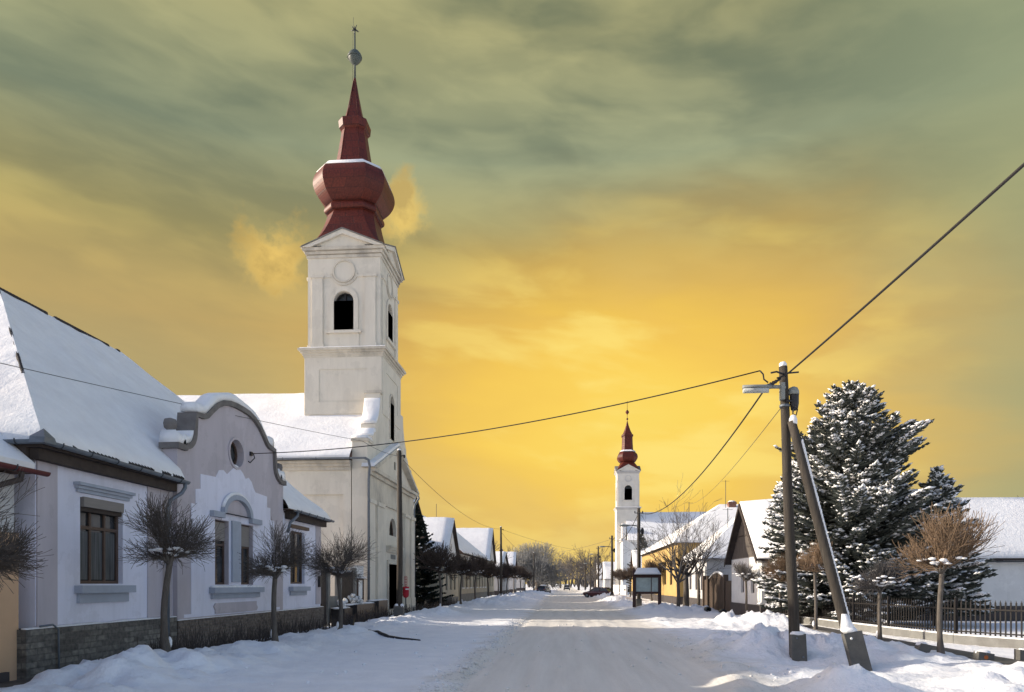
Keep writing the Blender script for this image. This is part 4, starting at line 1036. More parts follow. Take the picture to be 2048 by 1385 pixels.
# red letter-box like sign on a post
rs = thing('red_box_sign', 'small red box with scroll top on a thin black post by the church', 'sign', (-10.0, 44.4, 0))
bx, by = -10.0, 44.4
mb = MB(); mb.tube([(bx, by, -.2), (bx, by, 1.1)], .035, 8); mb.build('post', M['iron'], rs)
mb = MB(); mb.lathe([(.06, 1.0), (.17, 1.08), (.20, 1.2), (.20, 1.62), (.22, 1.64), (.22, 1.70), (.05, 1.74)], (bx, by, 0), 12); b_ = mb.build('box', M['redsign'], rs)
mb = MB(); mb.obox((bx + .12, by - .16, 1.56), (.09, .06, 0), (.006, -.008, 0), (0, 0, .035)); mb.build('white_plate', M['label'], b_)
mb = MB(); mb.tube([(bx, by, 1.7), (bx, by, 2.35)], .015, 6)
for k in range(6):
    z = 1.82 + k * .1; mb.tube([(bx + .10 * math.cos(q), by - .02, z + .06 * math.sin(q)) for q in [2 * math.pi * i / 8 for i in range(9)]], .014, 5)
mb.build('scroll', M['redsign'], rs)
mb = MB()
for k in range(60):
    d_ = V((rnd.gauss(0, .07), rnd.gauss(0, .07), rnd.gauss(0, .2))); c_ = V((bx - .22, by - .05, 1.5)) + d_
    mb.add([c_, c_ + V((rnd.uniform(-.1, .1), rnd.uniform(-.1, .1), .07)), c_ + V((rnd.uniform(-.1, .1), .02, -.06))], [(0, 1, 2)])
mb.build('sprig', M['green'], rs)

# ------------------------------------------------------------------ poles, lamps, cables
def lean(base, top_, t): return V(base).lerp(V(top_), t)
PX, PY = 5.62, 17.75
up_ = thing('utility_pole', 'near weathered wooden utility pole braced by a leaning strut on concrete stubs', 'utility pole', (PX, PY, 0), 'utility poles along the street')
PB = V((PX, PY, -.15)); PT = V((5.28, 17.6, 7.15))
mb = MB(); mb.tube([PB.lerp(PT, t) + V((.012 * math.sin(t * 9), .01 * math.cos(t * 7), 0)) for t in [i / 14 for i in range(15)]], [.135 - .035 * i / 14 for i in range(15)], 14); shaft = mb.build('shaft', M['pole'], up_)
mb = MB(); mb.blob(PT + V((0, 0, .04)), .095, .095, .085, 1, amp=.1); mb.build('snow_cap', M['roofsnow'], shaft)
mb = MB(); mb.add([(5.46, 17.44, -.3), (5.82, 17.44, -.3), (5.82, 17.66, -.3), (5.46, 17.66, -.3), (5.44, 17.44, .68), (5.77, 17.44, .70), (5.77, 17.64, .70), (5.44, 17.64, .68)], [(3, 2, 1, 0), (4, 5, 6, 7), (0, 1, 5, 4), (1, 2, 6, 5), (2, 3, 7, 6), (3, 0, 4, 7)]); cb_ = mb.build('concrete_stub', M['conc'], up_)
mb = MB(); mb.blob((5.6, 17.54, .70), .18, .13, .06, 3, amp=.3); mb.build('snow', M['roofsnow'], cb_)
mb = MB(); mb.lathe([(.03, -.02), (.03, .02)], (0, 0, 0), 8)
SB = V((6.72, 16.75, -.25)); ST = V((5.43, 17.42, 5.78))
mb = MB(); mb.tube([SB.lerp(ST, t) for t in [.06 + .94 * i / 10 for i in range(11)]], [.13 - .03 * i / 10 for i in range(11)], 14); st_ = mb.build('strut', M['pole'], up_)
dS = (ST - SB).normalized(); sx = dS.cross(V((0, 1, 0))).normalized(); sy = dS.cross(sx).normalized()
mb = MB(); mb.obox(SB + dS * .52 + sx * -.02 - V((0, .2, 0)), sx * .2, sy * .1, dS * .55); sb_ = mb.build('strut_stub', M['conc'], up_)
mb = MB(); mb.blob(SB + dS * 1.12 - V((0, .16, 0)), .2, .16, .09, 4, amp=.25); mb.rings([[SB + dS * (1.1 + k * .2) - V((0, .12, 0)) + V((math.cos(q) * (.19 - .065 * k), math.sin(q) * (.15 - .05 * k), 0)) for q in [2 * math.pi * i / 8 for i in range(8)]] for k in range(3)], True); mb.build('snow', M['roofsnow'], sb_)
mb = MB(); side_ = V((-.03, -.13, .05)); side2 = V((.10, -.035, .03))
for k in range(44):
    t = .2 + .72 * k / 44
    mb.blob(SB.lerp(ST, t) + V((.085, -.06, .045)), .03 + .012 * noise.noise(V((t * 14, 3, 0))), .03, .1, k, 6, 4)
mb.blob(ST + V((.03, -.02, .0)), .1, .1, .16, 9, amp=.1)
mb.build('strut_snow', M['roofsnow'], st_)
# bolts
mb = MB()
for c_ in ((5.55, 17.41, .6), (5.7, 17.41, .15)): mb.blob(c_, .025, .02, .025, 1, 6, 4, 0)
mb.build('bolt', M['zinc'], cb_)
mb = MB()
for t in (.35, .95): mb.blob(SB + dS * t + sx * .05 + V((0, -.305, 0)), .03, .02, .03, 1, 6, 4, 0)
mb.build('bolt', M['label'], sb_)
# lamp on its arm
lp = PB.lerp(PT, .925); 
mb = MB(); mb.tube([lp + V((0, -.10, .02)), lp + V((-.12, -.12, .03)), lp + V((-.36, -.14, .03))], .045, 8); mb.box(lp.x - .12, lp.x - .03, lp.y - .2, lp.y - .03, lp.z - .28, lp.z + .12); arm = mb.build('lamp_arm', M['lampbody'], up_)
mb = MB(); c_ = lp + V((-.66, -.16, .0)); mb.rings([[c_ + V((xx, w_ * math.cos(q), .08 * math.sin(q) * (1 if math.sin(q) > 0 else .2))) for q in [2 * math.pi * i / 12 for i in range(12)]] for xx, w_ in ((-.36, .03), (-.34, .10), (-.1, .135), (.2, .12), (.32, .07))], True); lb_ = mb.build('lamp_head', M['lampbody'], up_)
mb = MB(); c_ = lp + V((-.68, -.16, -.02)); mb.rings([[c_ + V((xx, w_ * math.cos(q), .10 * (math.sin(q) if math.sin(q) < 0 else 0))) for q in [2 * math.pi * i / 12 for i in range(12)]] for xx, w_ in ((-.33, .02), (-.32, .09), (0, .115), (.26, .10), (.28, .02))], True); mb.build('diffuser', M['lampglass'], lb_)
# black connection box with pale hood
bp = PB.lerp(PT, .89)
mb = MB(); c_ = bp + V((.225, -.03, 0)); mb.rings([[c_ + V((.11 * w_ * math.cos(q), .09 * w_ * math.sin(q), z)) for q in [2 * math.pi * i / 10 for i in range(10)]] for z, w_ in ((-.27, .3), (-.25, .75), (-.1, 1), (.15, 1), (.22, .9))], True); jb = mb.build('junction_box', M['iron'], up_)
mb = MB(); mb.rings([[c_ + V((-.02 + .14 * w_ * math.cos(q), -.0 + .12 * w_ * math.sin(q), z)) for q in [2 * math.pi * i / 10 for i in range(10)]] for z, w_ in ((.12, 1), (.2, .96), (.28, .7), (.31, .2))], True); mb.build('hood', M['lampbody'], jb)
mb = MB(); mb.tube([bp + V((.0, -.12, -.05)), bp + V((.15, -.1, -.05)), bp + V((.25, -.05, -.05))], .03, 6)
mb.tube([bp + V((.2, -.1, -.2)), bp + V((.16, -.12, -.36)), bp + V((.24, -.12, -.4)), bp + V((.28, -.1, -.25))], .016, 6); mb.build('bracket', M['iron'], jb)
# insulators, clamps
ip = PB.lerp(PT, .97)
mb = MB()
mb.tube([ip + V((0, -.1, 0)), ip + V((-.2, -.14, .06)), ip + V((-.34, -.16, .03))], .022, 6); mb.tube([ip + V((.05, -.1, .03)), ip + V((.33, -.1, .05))], .02, 6)
mb.tube([ip + V((-.1, -.12, -.1)), ip + V((-.3, -.15, -.24)), ip + V((-.46, -.16, -.30))], .03, 6)
for k in range(5): mb.blob(ip + V((-.22 - .06 * k, -.15, -.18 - .03 * k)), .04, .04, .05, k, 6, 4)
mb.tube([ip + V((-.60, -.18, .08)), ip + V((-.52, -.16, .0)), ip + V((-.5, -.15, -.12)), ip + V((-.4, -.15, -.2))], .018, 6)
mb.build('cable_clamp', M['iron'], up_)
mb = MB(); mb.lathe([(.12, -.03), (.12, .03)], PB.lerp(PT, .87), 12); mb.build('band', M['zinc'], up_)

# the poles further down the right side, with lamp and box
sp_ = thing('utility_pole', 'tall pole', 'utility pole', (0, 0, 0), 'utility poles along the street')
mb = MB(); mb.tube([(0, 0, -.2), (.02, 0, 3.5), (0, 0, 7.2)], [.15, .13, .11], 8); mb.build('shaft', M['pole'], sp_)
mb = MB(); mb.box(-.2, .2, -.16, .16, -.2, .7); mb.build('concrete_stub', M['conc'], sp_)
mb = MB(); mb.tube([(0, 0, 5.9), (-.5, 0, 5.98), (-.75, 0, 5.98)], .04, 6); mb.build('lamp_arm', M['dkmetal'], sp_)
mb = MB(); mb.blob((-1.05, 0, 5.96), .4, .13, .09, 1, amp=.05); mb.build('lamp_head', M['lampbody'], sp_)
mb = MB(); mb.blob((.26, 0, 5.55), .13, .12, .25, 2, amp=.05); mb.tube([(0, 0, 5.55), (.25, 0, 5.55)], .03, 5); mb.build('junction_box', M['iron'], sp_)
mb = MB(); mb.tube([(-.3, 0, 6.85), (.3, 0, 6.85)], .03, 5); mb.blob((-.28, 0, 6.93), .05, .05, .08, 1, 6, 4); mb.blob((.28, 0, 6.93), .05, .05, .08, 1, 6, 4); mb.build('crossarm', M['dkmetal'], sp_)
us = []; RP = [(5.35, 51.5), (5.35, 80), (5.4, 113), (5.4, 146), (5.4, 182)]
labs = ['lamp pole behind the notice board in front of the distant white church', 'lamp pole standing left of the distant white church tower', 'lamp pole beside the parked dark red car', 'slim far lamp pole beyond the red car on the right', 'farthest lamp pole on the right of the street']
for (a, b), l in zip(RP, labs): put(sp_, us, (a, b, H(a, b)), rnd.uniform(-.08, .08), 1, l)
lpole = thing('utility_pole', 'plain', 'utility pole', (0, 0, 0), 'utility poles along the street')
mb = MB(); mb.tube([(0, 0, -.2), (.04, 0, 4), (.0, 0, 8.4)], [.155, .14, .105], 10); s_ = mb.build('shaft', M['pole'], lpole)
mb = MB(); mb.blob((0, 0, 8.43), .1, .1, .07, 1, amp=.1); mb.build('snow_cap', M['roofsnow'], s_)
mb = MB(); mb.box(-.23, .23, -.2, .2, -.3, .6); s_ = mb.build('concrete_stub', M['conc'], lpole)
mb = MB(); mb.blob((-.1, -.1, .62), .12, .1, .1, 1); mb.blob((.16, -.1, .6), .1, .1, .12, 2); mb.build('snow', M['roofsnow'], s_)
mb = MB(); mb.tube([(0, 0, 8.1), (.25, -.05, 8.15)], .025, 6); mb.blob((.27, -.05, 8.1), .06, .06, .09, 1, 6, 4); mb.build('insulator', M['iron'], lpole)
us = []
for a, b, s, l in ((-8.5, 36.2, 1.03, 'plain wooden pole on a concrete stub before the cream church facade'), (-6.9, 77.5, .95, 'plain wooden pole rising from the left snowbank beyond the church'), (-5.6, 132, .92, 'far wooden pole in front of the big frosty tree'), (-5.6, 172, .8, 'thin far pole at the end of the left pavement')):
    put(lpole, us, (a, b, H(a, b) - .05), 0, s, l)
def cable(label, pts, r, m='cable', sag=0, n=24, name='overhead_cable'):
    """hanging cable between two points, or a chain of them"""
    mb = MB(); P = []
    for a, b in zip(pts, pts[1:]):
        a, b = V(a), V(b)
        for i in range(n):
            t = i / n; P.append(a.lerp(b, t) - V((0, 0, sag * 4 * t * (1 - t))))
    P.append(V(pts[-1]))
    mb.tube(P, r, 6)
    o = mb.build(name, M[m]); tag(o, label, 'cable', 'overhead cables'); return o
cable('thick black cable rising from the near pole to the upper right corner', [ip + V((-.2, -.16, -.1)), ip + V((.1, -.14, .04)), (5.56, 9.0, 6.98), (5.6, -14, 7.5)], .021, sag=.02)
cable('thick black cable sagging from the near pole to the pole behind the notice board', [ip + V((-.42, -.16, -.27)), (5.25, 51.4, 7.05)], .021, sag=1.15)
cable('black service cable from the near pole across the street to the curved gable', [ip + V((-.6, -.18, .08)), (XG + .1, 24.35, 6.5)], .015, sag=.42)
for i in range(len(RP) - 1):
    a, b = RP[i], RP[i + 1]
    cable(['drooping cable between the notice board pole and the next pole', 'drooping cable between the second and third far lamp poles', 'drooping cable beyond the red car pole', 'drooping cable between the two farthest lamp poles'][i], [(a[0], a[1], 7.0), (b[0], b[1], 7.0)], .024, sag=1.0)
cable('thin grey wire crossing before the snowy roof at the left edge', [(-13.5, 8, 6.2), (-9.5, 33, 8.65), (-8.5, 36.2, 8.5)], .010, 'thincable', sag=.12)
cable('thin wire from the plain church pole towards the far left pole', [(-8.3, 36.2, 8.3), (-6.9, 77.5, 7.9)], .012, 'thincable', sag=.9)
cable('thin wire strung between the two far left poles', [(-6.9, 77.5, 7.6), (-5.6, 132, 7.4)], .014, 'thincable', sag=.9)
cable('thin wire crossing the far street above the snowbank', [(-6.9, 77.5, 7.9), (5.35, 113, 6.9)], .014, 'thincable', sag=.5)
cable('second thin wire crossing the far street to the red car pole', [(-5.6, 132, 7.5), (5.35, 80, 6.9)], .013, 'thincable', sag=.5)
cable('thin wire from the near pole towards the spruce', [bp + V((.1, -.1, 0)), (13.2, 37.9, 4.2)], .007, 'thincable', sag=.2)
cable('thin wire from the near pole to the distant yellow house roof', [bp + V((-.1, -.1, -.2)), (12.8, 74, 10.1)], .009, 'thincable', sag=.6)

# ------------------------------------------------------------------ notice board
nbd = thing('notice_board', 'dark red wooden notice board with two faded panels and a snow cap', 'notice board', (5.75, 49.6, 0))
ny = 49.6; gz = H(5.75, ny) + .08; bo = -1.0
for xx in (4.85, 6.58):
    mb = MB(); mb.box(xx - .11, xx + .11, ny - .11, ny + .11, gz - .3, gz + 2.12); mb.rings([sq_ring(xx, ny, gz + 2.12, .13, .01), sq_ring(xx, ny, gz + 2.2, .13, .01), sq_ring(xx, ny, gz + 2.38, .02, .001)]); mb.build('post', M['board'], nbd)
mb = MB(); mb.box(4.96, 6.47, ny - .07, ny + .07, gz + 1.74, gz + 1.95); mb.box(4.96, 6.47, ny - .07, ny + .07, gz + .62, gz + .78); mb.box(5.98, 6.03, ny - .06, ny + .06, gz + .78, gz + 1.74); fr_ = mb.build('frame', M['board'], nbd)
mb = MB(); mb.box(4.96, 5.98, ny - .03, ny + .03, gz + .78, gz + 1.74); mb.build('map_panel', M['map'], nbd)
mb = MB(); mb.box(6.03, 6.47, ny - .03, ny + .03, gz + .78, gz + 1.74); mb.build('map_panel', M['map'], nbd)
mb = MB(); mb.extrude([(4.75, ny - .34, gz + 1.95), (4.75, ny, gz + 2.14), (4.75, ny + .34, gz + 1.95)], (1.92, 0, 0)); mb.build('roof', M['board'], nbd)
mb = MB(); mb.rings([[V((5.72 + a * (.92 - k * .09), ny + b * (.4 - .07 * k), gz + 1.97 + k * .15)) for a, b in ((-1, -1), (-.5, -1.04), (0, -1), (.5, -1.04), (1, -1), (1, 1), (0, 1), (-1, 1))] for k in range(4)], True); mb.build('snow_cap', M['roofsnow'], nbd)

# ------------------------------------------------------------------ cars
def make_car(name, label, paint, cat='car'):
    c = thing(name, label, cat, (0, 0, 0), 'cars parked along the street')
    # x = length axis, sections: (x, half width, z low, z belt)
    secs = [(-2.1, .62, .42, .72), (-2.0, .78, .30, .86), (-1.3, .84, .26, .92), (0, .86, .26, .94), (1.1, .85, .26, .90), (1.75, .78, .28, .78), (2.1, .6, .4, .62)]
    mb = MB(); mb.rings([[V((x, -w, zl + .08)), V((x, -w * .92, zl)), V((x, w * .92, zl)), V((x, w, zl + .08)), V((x, w, zb - .14)), V((x, w * .86, zb)), V((x, -w * .86, zb)), V((x, -w, zb - .14))] for x, w, zl, zb in secs], True); mb.build('body', M[paint], c)
    mb = MB(); cab = [(-1.85, .66, .86), (-1.35, .60, 1.42), (.25, .60, 1.46), (1.05, .70, .90)]
    mb.rings([[V((x, -.74, .86)), V((x, .74, .86)), V((x, w, z)), V((x, -w, z))] for x, w, z in [(-1.86, .7, .88), (-1.35, .60, 1.36), (.25, .60, 1.38), (1.06, .7, .88)]]); cabin = mb.build('windows', M['carglass'], c)
    mb = MB(); mb.rings([[V((x, -w, z - .05)), V((x, w, z - .05)), V((x, w * .93, z)), V((x, -w * .93, z))] for x, w, z in [(-1.5, .6, 1.38), (-1.3, .63, 1.44), (.2, .63, 1.46), (.38, .6, 1.38)]])
    for x, dx in ((-1.45, -.4), (-.55, 0), (.32, .68)):
        for s in (-1, 1): mb.tube([(x, s * .61, 1.38), (x + dx, s * .75, .88)], .035, 5)
    mb.build('roof', M[paint], c)
    for x in (-1.3, 1.3):
        for s in (-1, 1):
            mb = MB(); mb.tube([(x, s * .68, .31), (x, s * .87, .31)], .31, 18); w = mb.build('wheel', M['tyre'], c)
            mb = MB(); mb.tube([(x, s * .86, .31), (x, s * .885, .31)], .19, 12); mb.build('rim', M['zinc'], w)
    for s in (-1, 1):
        mb = MB(); mb.blob((1.98, s * .55, .66), .1, .16, .08, 1, amp=0); mb.build('headlight', M['headlamp'], c)
        mb = MB(); mb.blob((-2.0, s * .62, .76), .07, .12, .1, 1, amp=0); mb.build('tail_light', M['taillamp'], c)
    return c
rc = make_car('parked_car', 'dark red car parked half behind a snowbank on the right', 'carred')
rc.location = (4.7, 99, -.02); rc.rotation_euler = (0, 0, R(152)); 
dc_ = make_car('parked_car', 'dark car with snow on its roof parked at the far left', 'cardark')
mb = MB(); mb.blob((-.5, 0, 1.47), 1.0, .62, .14, 2, amp=.1); mb.blob((1.4, 0, .86), .5, .66, .08, 3, amp=.1); mb.build('snow', M['roofsnow'], dc_)
us = []
put(dc_, us, (-3.6, 128, .1), R(75), 1)
put(dc_, us, (-4.2, 146, .1), R(85), 1, 'farther dark car under the big frosty tree')
put(dc_, us, (.8, 205, .05), R(-88), 1, 'small dark car in the roadway at the vanishing end of the street')

# ------------------------------------------------------------------ trees
def grow(mb, p, d, L, r, depth, rg, spread, up, nseg=3, kids=(3, 4), lr=.68, rr=.6, sides=3, jit=.25, env=None, minr=.003):
    pts = [V(p)]; rad = [r]; q = V(p); dd = V(d).normalized(); stop = False
    for i in range(nseg):
        dd = (dd + V((rg.gauss(0, jit), rg.gauss(0, jit), rg.gauss(0, jit))) * .5 + V((0, 0, up))).normalized()
        q = q + dd * (L / nseg)
        if env and not env(q): stop = True; 
        pts.append(q.copy()); rad.append(max(minr, r * (1 - (1 - rr) * (i + 1) / nseg)))
        if stop: break
    mb.tube(pts, rad, sides if r < .05 else max(sides, 6), True, False)
    if depth <= 0 or stop: return
    n = rg.randint(*kids)
    for k in range(n):
        t = rg.uniform(.35, 1) if k else 1
        i = min(len(pts) - 2, int(t * (len(pts) - 1))); base = pts[i].lerp(pts[i + 1], t * (len(pts) - 1) - i) if t < 1 else pts[-1]
        ax = V((rg.gauss(0, 1), rg.gauss(0, 1), rg.gauss(0, 1))); ax = (ax - dd * ax.dot(dd)).normalized()
        ang = rg.uniform(.5, 1.2) * spread if k else rg.uniform(0, .5) * spread
        nd = dd * math.cos(ang) + ax * math.sin(ang)
        grow(mb, base, nd, L * lr * rg.uniform(.75, 1.2), rad[i] * rr * 1.05, depth - 1, rg, spread, up, nseg, kids, lr, rr, sides, jit, env, minr)
def crown(seed, Rh, Rv, limbs=46, m='twig', parent=None, lo=-6, hi=86, tw=.0045, kids=(4, 5), upc=.10, sides=3, depth=2, rl=.017):
    """clipped globe crown: limbs fan from the pollard head at the origin"""
    rg = random.Random(seed); mb = MB()
    for k in range(limbs):
        az = 2.39996 * k + rg.uniform(-.3, .3); s = (k + .5) / limbs
        el = math.asin(math.sin(R(lo)) + (math.sin(R(hi)) - math.sin(R(lo))) * ((k * .618034 + .13) % 1.0))
        # distance to an ellipsoid (centre .36 Rv up) that encloses the clipped head
        ce, se = math.cos(el), math.sin(el); cz = .36 * Rv; bz = .66 * Rv
        A_ = (ce / Rh) ** 2 + (se / bz) ** 2; B_ = se * cz / bz ** 2; C_ = (cz / bz) ** 2 - 1
        Rr = (B_ + math.sqrt(max(1e-4, B_ * B_ - A_ * C_))) / A_ * rg.uniform(.92, 1.06)
        env = lambda q: (q.x / Rh) ** 2 + (q.y / Rh) ** 2 + ((q.z - cz) / bz) ** 2 < 1.12
        d = V((math.cos(el) * math.cos(az), math.cos(el) * math.sin(az), math.sin(el)))
        grow(mb, (rg.gauss(0, .03), rg.gauss(0, .03), rg.gauss(0, .02)), d, Rr * .48, rl, depth, rg, .72, upc, 3, kids, .74, .52, sides, .22, env, tw)
    return mb
def globe_tree(label, seed, Rh, Rv, zt, bark='bark', twig='twig', r0=.10, bend=(.12, .05), limbs=46, tw=.0045, snow=True, group='clipped globe trees along the pavements', upc=.10, lo=-6, kids=(4, 5), depth=2):
    t = thing('globe_tree', label, 'tree', (0, 0, 0), group)
    rg = random.Random(seed + 100)
    pts = []; rad = []
    for i in range(9):
        k = i / 8; pts.append((bend[0] * math.sin(k * 2.6) - bend[0] * .515 * k, bend[1] * math.sin(k * 4), -.2 + (zt + .2) * k)); rad.append(r0 * (1.35 - .55 * min(1, k * 4)) if k < .25 else r0 * (.8 - .12 * k))
    pts.append((pts[-1][0], pts[-1][1], zt + .06)); rad.append(r0 * .95)
    mb = MB(); mb.tube(pts, rad, 10)
    for k in range(9):
        q = k * 2.4; mb.tube([(0, 0, zt - .03), (.16 * math.cos(q), .16 * math.sin(q), zt + .1 + .05 * (k % 3))], [r0 * .5, .02], 6)
    mb.build('trunk', M[bark], t)
    cm = crown(seed, Rh, Rv, limbs, twig, upc=upc, tw=tw, lo=lo, kids=kids, depth=depth); cm.v = [(x, y, z + zt + .05) for x, y, z in cm.v]
    cm.build('crown', M[twig], t)
    if snow:
        mb = MB()
        for k in range(int(20 * snow)):
            q = k * 1.3 + rg.uniform(-.3, .3); rr = (.05 + .4 * (k / 20)) * Rh
            mb.blob((rr * math.cos(q), rr * math.sin(q), zt + .1 + rr * .35 + rg.uniform(0, .12)), rg.uniform(.05, .12), rg.uniform(.05, .12), rg.uniform(.02, .045), k, 6, 4)
        mb.build('snow', M['roofsnow'], t)
        mb = MB(); mb.blob((r0 * .7, -r0 * .6, .28), .06, .06, .14, 2); mb.build('trunk_snow', M['roofsnow'], t)
    return t
def onground(t, x, y, rz=0, s=1):
    t.location = (x, y, H(x, y) - .03); t.rotation_euler = (0, 0, rz); t.scale = (s, s, s)
LG = [(-9.05, 10.2, 1, 1.05, 2.0, 'globe tree cut by the left edge of the frame before the peach wall'),
      (-8.95, 15.5, 2, 1.08, 2.12, 'largest left globe tree standing before the lilac wall and downpipe'),
      (-8.45, 20.3, 3, 1.05, 1.95, 'globe tree before the brick plinth right of the curved gable'),
      (-8.35, 25.9, 4, 1.38, 2.05, 'globe tree with crooked trunk before the granite memorial')]
for x_, y_, sd, rh_, zt_, l in LG:
    t = globe_tree(l, sd, rh_, {1: 1.9, 2: 1.5, 3: 1.65, 4: 1.8}[sd], zt_, limbs=66, tw=.0042, kids=(4, 6), lo=4, upc=.03, twig='twigleft', bend=(.10 if sd % 2 else .16, .05)); onground(t, x_, y_, sd * 1.3)
tA = globe_tree('x', 11, 1.5, 1.7, 2.2, limbs=60, tw=.012, twig='twigbrown'); tB = globe_tree('x', 12, 1.6, 1.7, 2.2, limbs=60, tw=.014, twig='twigbrown')
ua, ub = [], []
for i, (x_, y_, s, l) in enumerate(((-8.6, 48.6, 1.15, 'dark globe tree before the dark spruce past the church'), (-8.6, 59, 1.1, 'dark globe tree by the house with the pale gable'), (-8.6, 69, 1.15, 'brown globe tree at the corner of the pale gabled house'), (-8.5, 79, 1.1, 'brown globe tree before the first windows of the long beige house'), (-8.4, 90, 1.1, 'brown globe tree before the middle of the long beige house'),
        (-8.2, 103, 1.2, 'far globe tree right of the steep dark gable'), (-8.0, 114, 1.2, 'far globe tree beyond the snowbank pole on the left'), (-7.8, 126, 1.2, 'last but one far globe tree on the left pavement'), (-7.6, 139, 1.2, 'last far globe tree on the left pavement'),
        (9.3, 76, 1.1, 'globe tree left of the notice board before the yellow house'), (9.2, 100, 1.1, 'small globe tree under the distant church tower'), (9.2, 120, 1.1, 'far globe tree before the low white garden wall'))):
    put(tA if i % 2 else tB, ua if i % 2 else ub, (x_, y_, H(x_, y_) - .03), i * 1.7, s, l)
# right side trees, sunlit reddish shoots
RG = [(9.42, 18.5, 21, 1.4, 1.5, 2.05, 'twigred', 56, 1.0, .14, 'largest right globe tree with long reddish shoots by the iron fence'),
      (10.6, 24.7, 22, 1.0, 1.0, 1.75, 'greytwig', 60, 2.2, .08, 'snow dusted grey globe tree right of the leaning strut'),
      (10.3, 30.0, 23, .95, 1.35, 2.35, 'twigred', 60, .8, .16, 'reddish globe tree between the near pole and its strut'),
      (9.9, 33.5, 24, .95, 1.2, 1.95, 'twigred', 54, 2.0, .14, 'pale trunked globe tree just left of the near pole'),
      (9.5, 38.0, 25, .85, .95, 1.95, 'greytwig', 46, 2.0, .14, 'small leaning globe tree before the timber gabled house')]
for x_, y_, sd, rh_, rv_, zt_, tw_, lb_n, sn, upc, l in RG:
    t = globe_tree(l, sd, rh_, rv_, zt_, 'bark', tw_, .085, (.05, .03), lb_n, .006, sn, upc=upc); onground(t, x_, y_, sd)
# spruces
def conifer(label, name, h, rad, prof_, nw, nb, seed, needle='needle', snow=.5, base=.9, loc=(0, 0), group=None, sw=.13, clump=1.0, dens=.2, bough=0):
    t = thing(name, label, 'tree', (0, 0, 0), group)
    rg = random.Random(seed); fo = MB(); sn = MB(); wd = MB()
    fo2 = fo
    wd.tube([(0, 0, -.2), (0, 0, h * .5), (0, 0, h)], [.03 * h * .9, .016 * h, .02], 10)
    for i in range(nw):
        tt = i / (nw - 1); z = base + (h - base - .25) * tt
        Rr = rad * prof_(tt)
        for k in range(max(4, int(nb * (1 - .45 * tt)))):
            az = rg.uniform(0, 6.283); L = Rr * rg.uniform(.62, 1.12) + .12
            slope = -.30 + .75 * tt + rg.uniform(-.12, .12)
            hd = V((math.cos(az), math.sin(az), 0)); sd = V((-math.sin(az), math.cos(az), 0))
            zz = z + rg.uniform(-.2, .2)
            ns = max(3, int(L / dens)); pts = []
            for j in range(ns + 1):
                s = j / ns; pts.append(V((0, 0, zz)) + hd * (L * s) + V((0, 0, L * (slope * s + .22 * s * s * (1 if tt < .7 else .3)))))
            wd.tube([pts[0], pts[len(pts) // 2], pts[-1]], [.035, .022, .008], 4, True, False)
            cl = noise.noise(V((az * 1.2, z * .7, seed)))
            if rg.random() < bough * (.75 + .9 * cl):
                for j in range(max(1, int(ns * .35)), ns + 1):
                    if rg.random() < .25: continue
                    e = (pts[j] - pts[j - 1]).normalized(); r_ = rg.uniform(.12, .24) * (1.15 - .5 * j / ns)
                    sn.blob(pts[j] + V((0, 0, .07)), r_ * (1 + .35 * abs(e.x)), r_ * (1 + .35 * abs(e.y)), r_ * .5, rg.random() * 50, 6, 4, .7)
            for j in range(1, ns + 1):
                s = j / ns
                if s < .25: continue
                p = pts[j]; ax = (pts[j] - pts[j - 1]).normalized()
                for sgn in (-1, 1, 0):
                    l = (.34 * L * (1.05 - s) + .20) * rg.uniform(.7, 1.2) if sgn else .26
                    dirv = (ax * .75 + sd * sgn * rg.uniform(.5, .9) + V((0, 0, rg.uniform(-.25, .22)))).normalized()
                    q = p + dirv * l
                    w = sw * rg.uniform(.7, 1.25)
                    nrm = dirv.cross(V((0, 0, 1))); nrm = nrm.normalized() if nrm.length > .01 else sd
                    up2 = nrm.cross(dirv)
                    # ragged sprig: three needle fans along the shoot
                    for f_ in range(3):
                        a = p.lerp(q, f_ / 3.0); b = p.lerp(q, (f_ + 1.25) / 3.0); w2 = w * (1 - .22 * f_)
                        tl = rg.uniform(-.6, .6)
                        n2 = nrm * math.cos(tl) + up2 * math.sin(tl)
                        fo.add([a, a + (b - a) * .35 + n2 * w2, b, a + (b - a) * .35 - n2 * w2], [(0, 1, 2, 3)])
                    fo.add([p, p.lerp(q, .4) + up2 * w * .55, q, p.lerp(q, .4) - up2 * w * .7], [(0, 1, 2, 3)])
                    pr = snow * (.75 + 1.1 * cl) * (.45 + .8 * s)
                    if rg.random() < pr:
                        c_ = p.lerp(q, rg.uniform(.3, .8)) + V((0, 0, w * .45)); r_ = rg.uniform(.05, .125) * clump
                        e1 = dirv * r_ * rg.uniform(1.1, 2.0); e2 = nrm * r_ * rg.uniform(.6, 1.0); e3 = V((0, 0, r_ * .65))
                        sn.add([c_ - e1, c_ + e2 * .9 - e1 * .3, c_ + e1, c_ - e2 + e1 * .2, c_ + e3 + e1 * rg.uniform(-.3, .3), c_ - e3 * .5], [(0, 1, 4), (1, 2, 4), (2, 3, 4), (3, 0, 4), (1, 0, 5), (2, 1, 5), (3, 2, 5), (0, 3, 5)], True)
    for k in range(5): fo.add([(0, 0, h - .5 + .1 * k), (.12 * math.cos(k * 2.2), .12 * math.sin(k * 2.2), h - .3 + .12 * k), (0, 0, h + .12)], [(0, 1, 2)])
    wd.build('trunk', M['bark'], t); fo.build('crown', M[needle], t)
    if sn.v: sn.build('snow', M['roofsnow'], t)
    t.location = (loc[0], loc[1], 0)
    return t
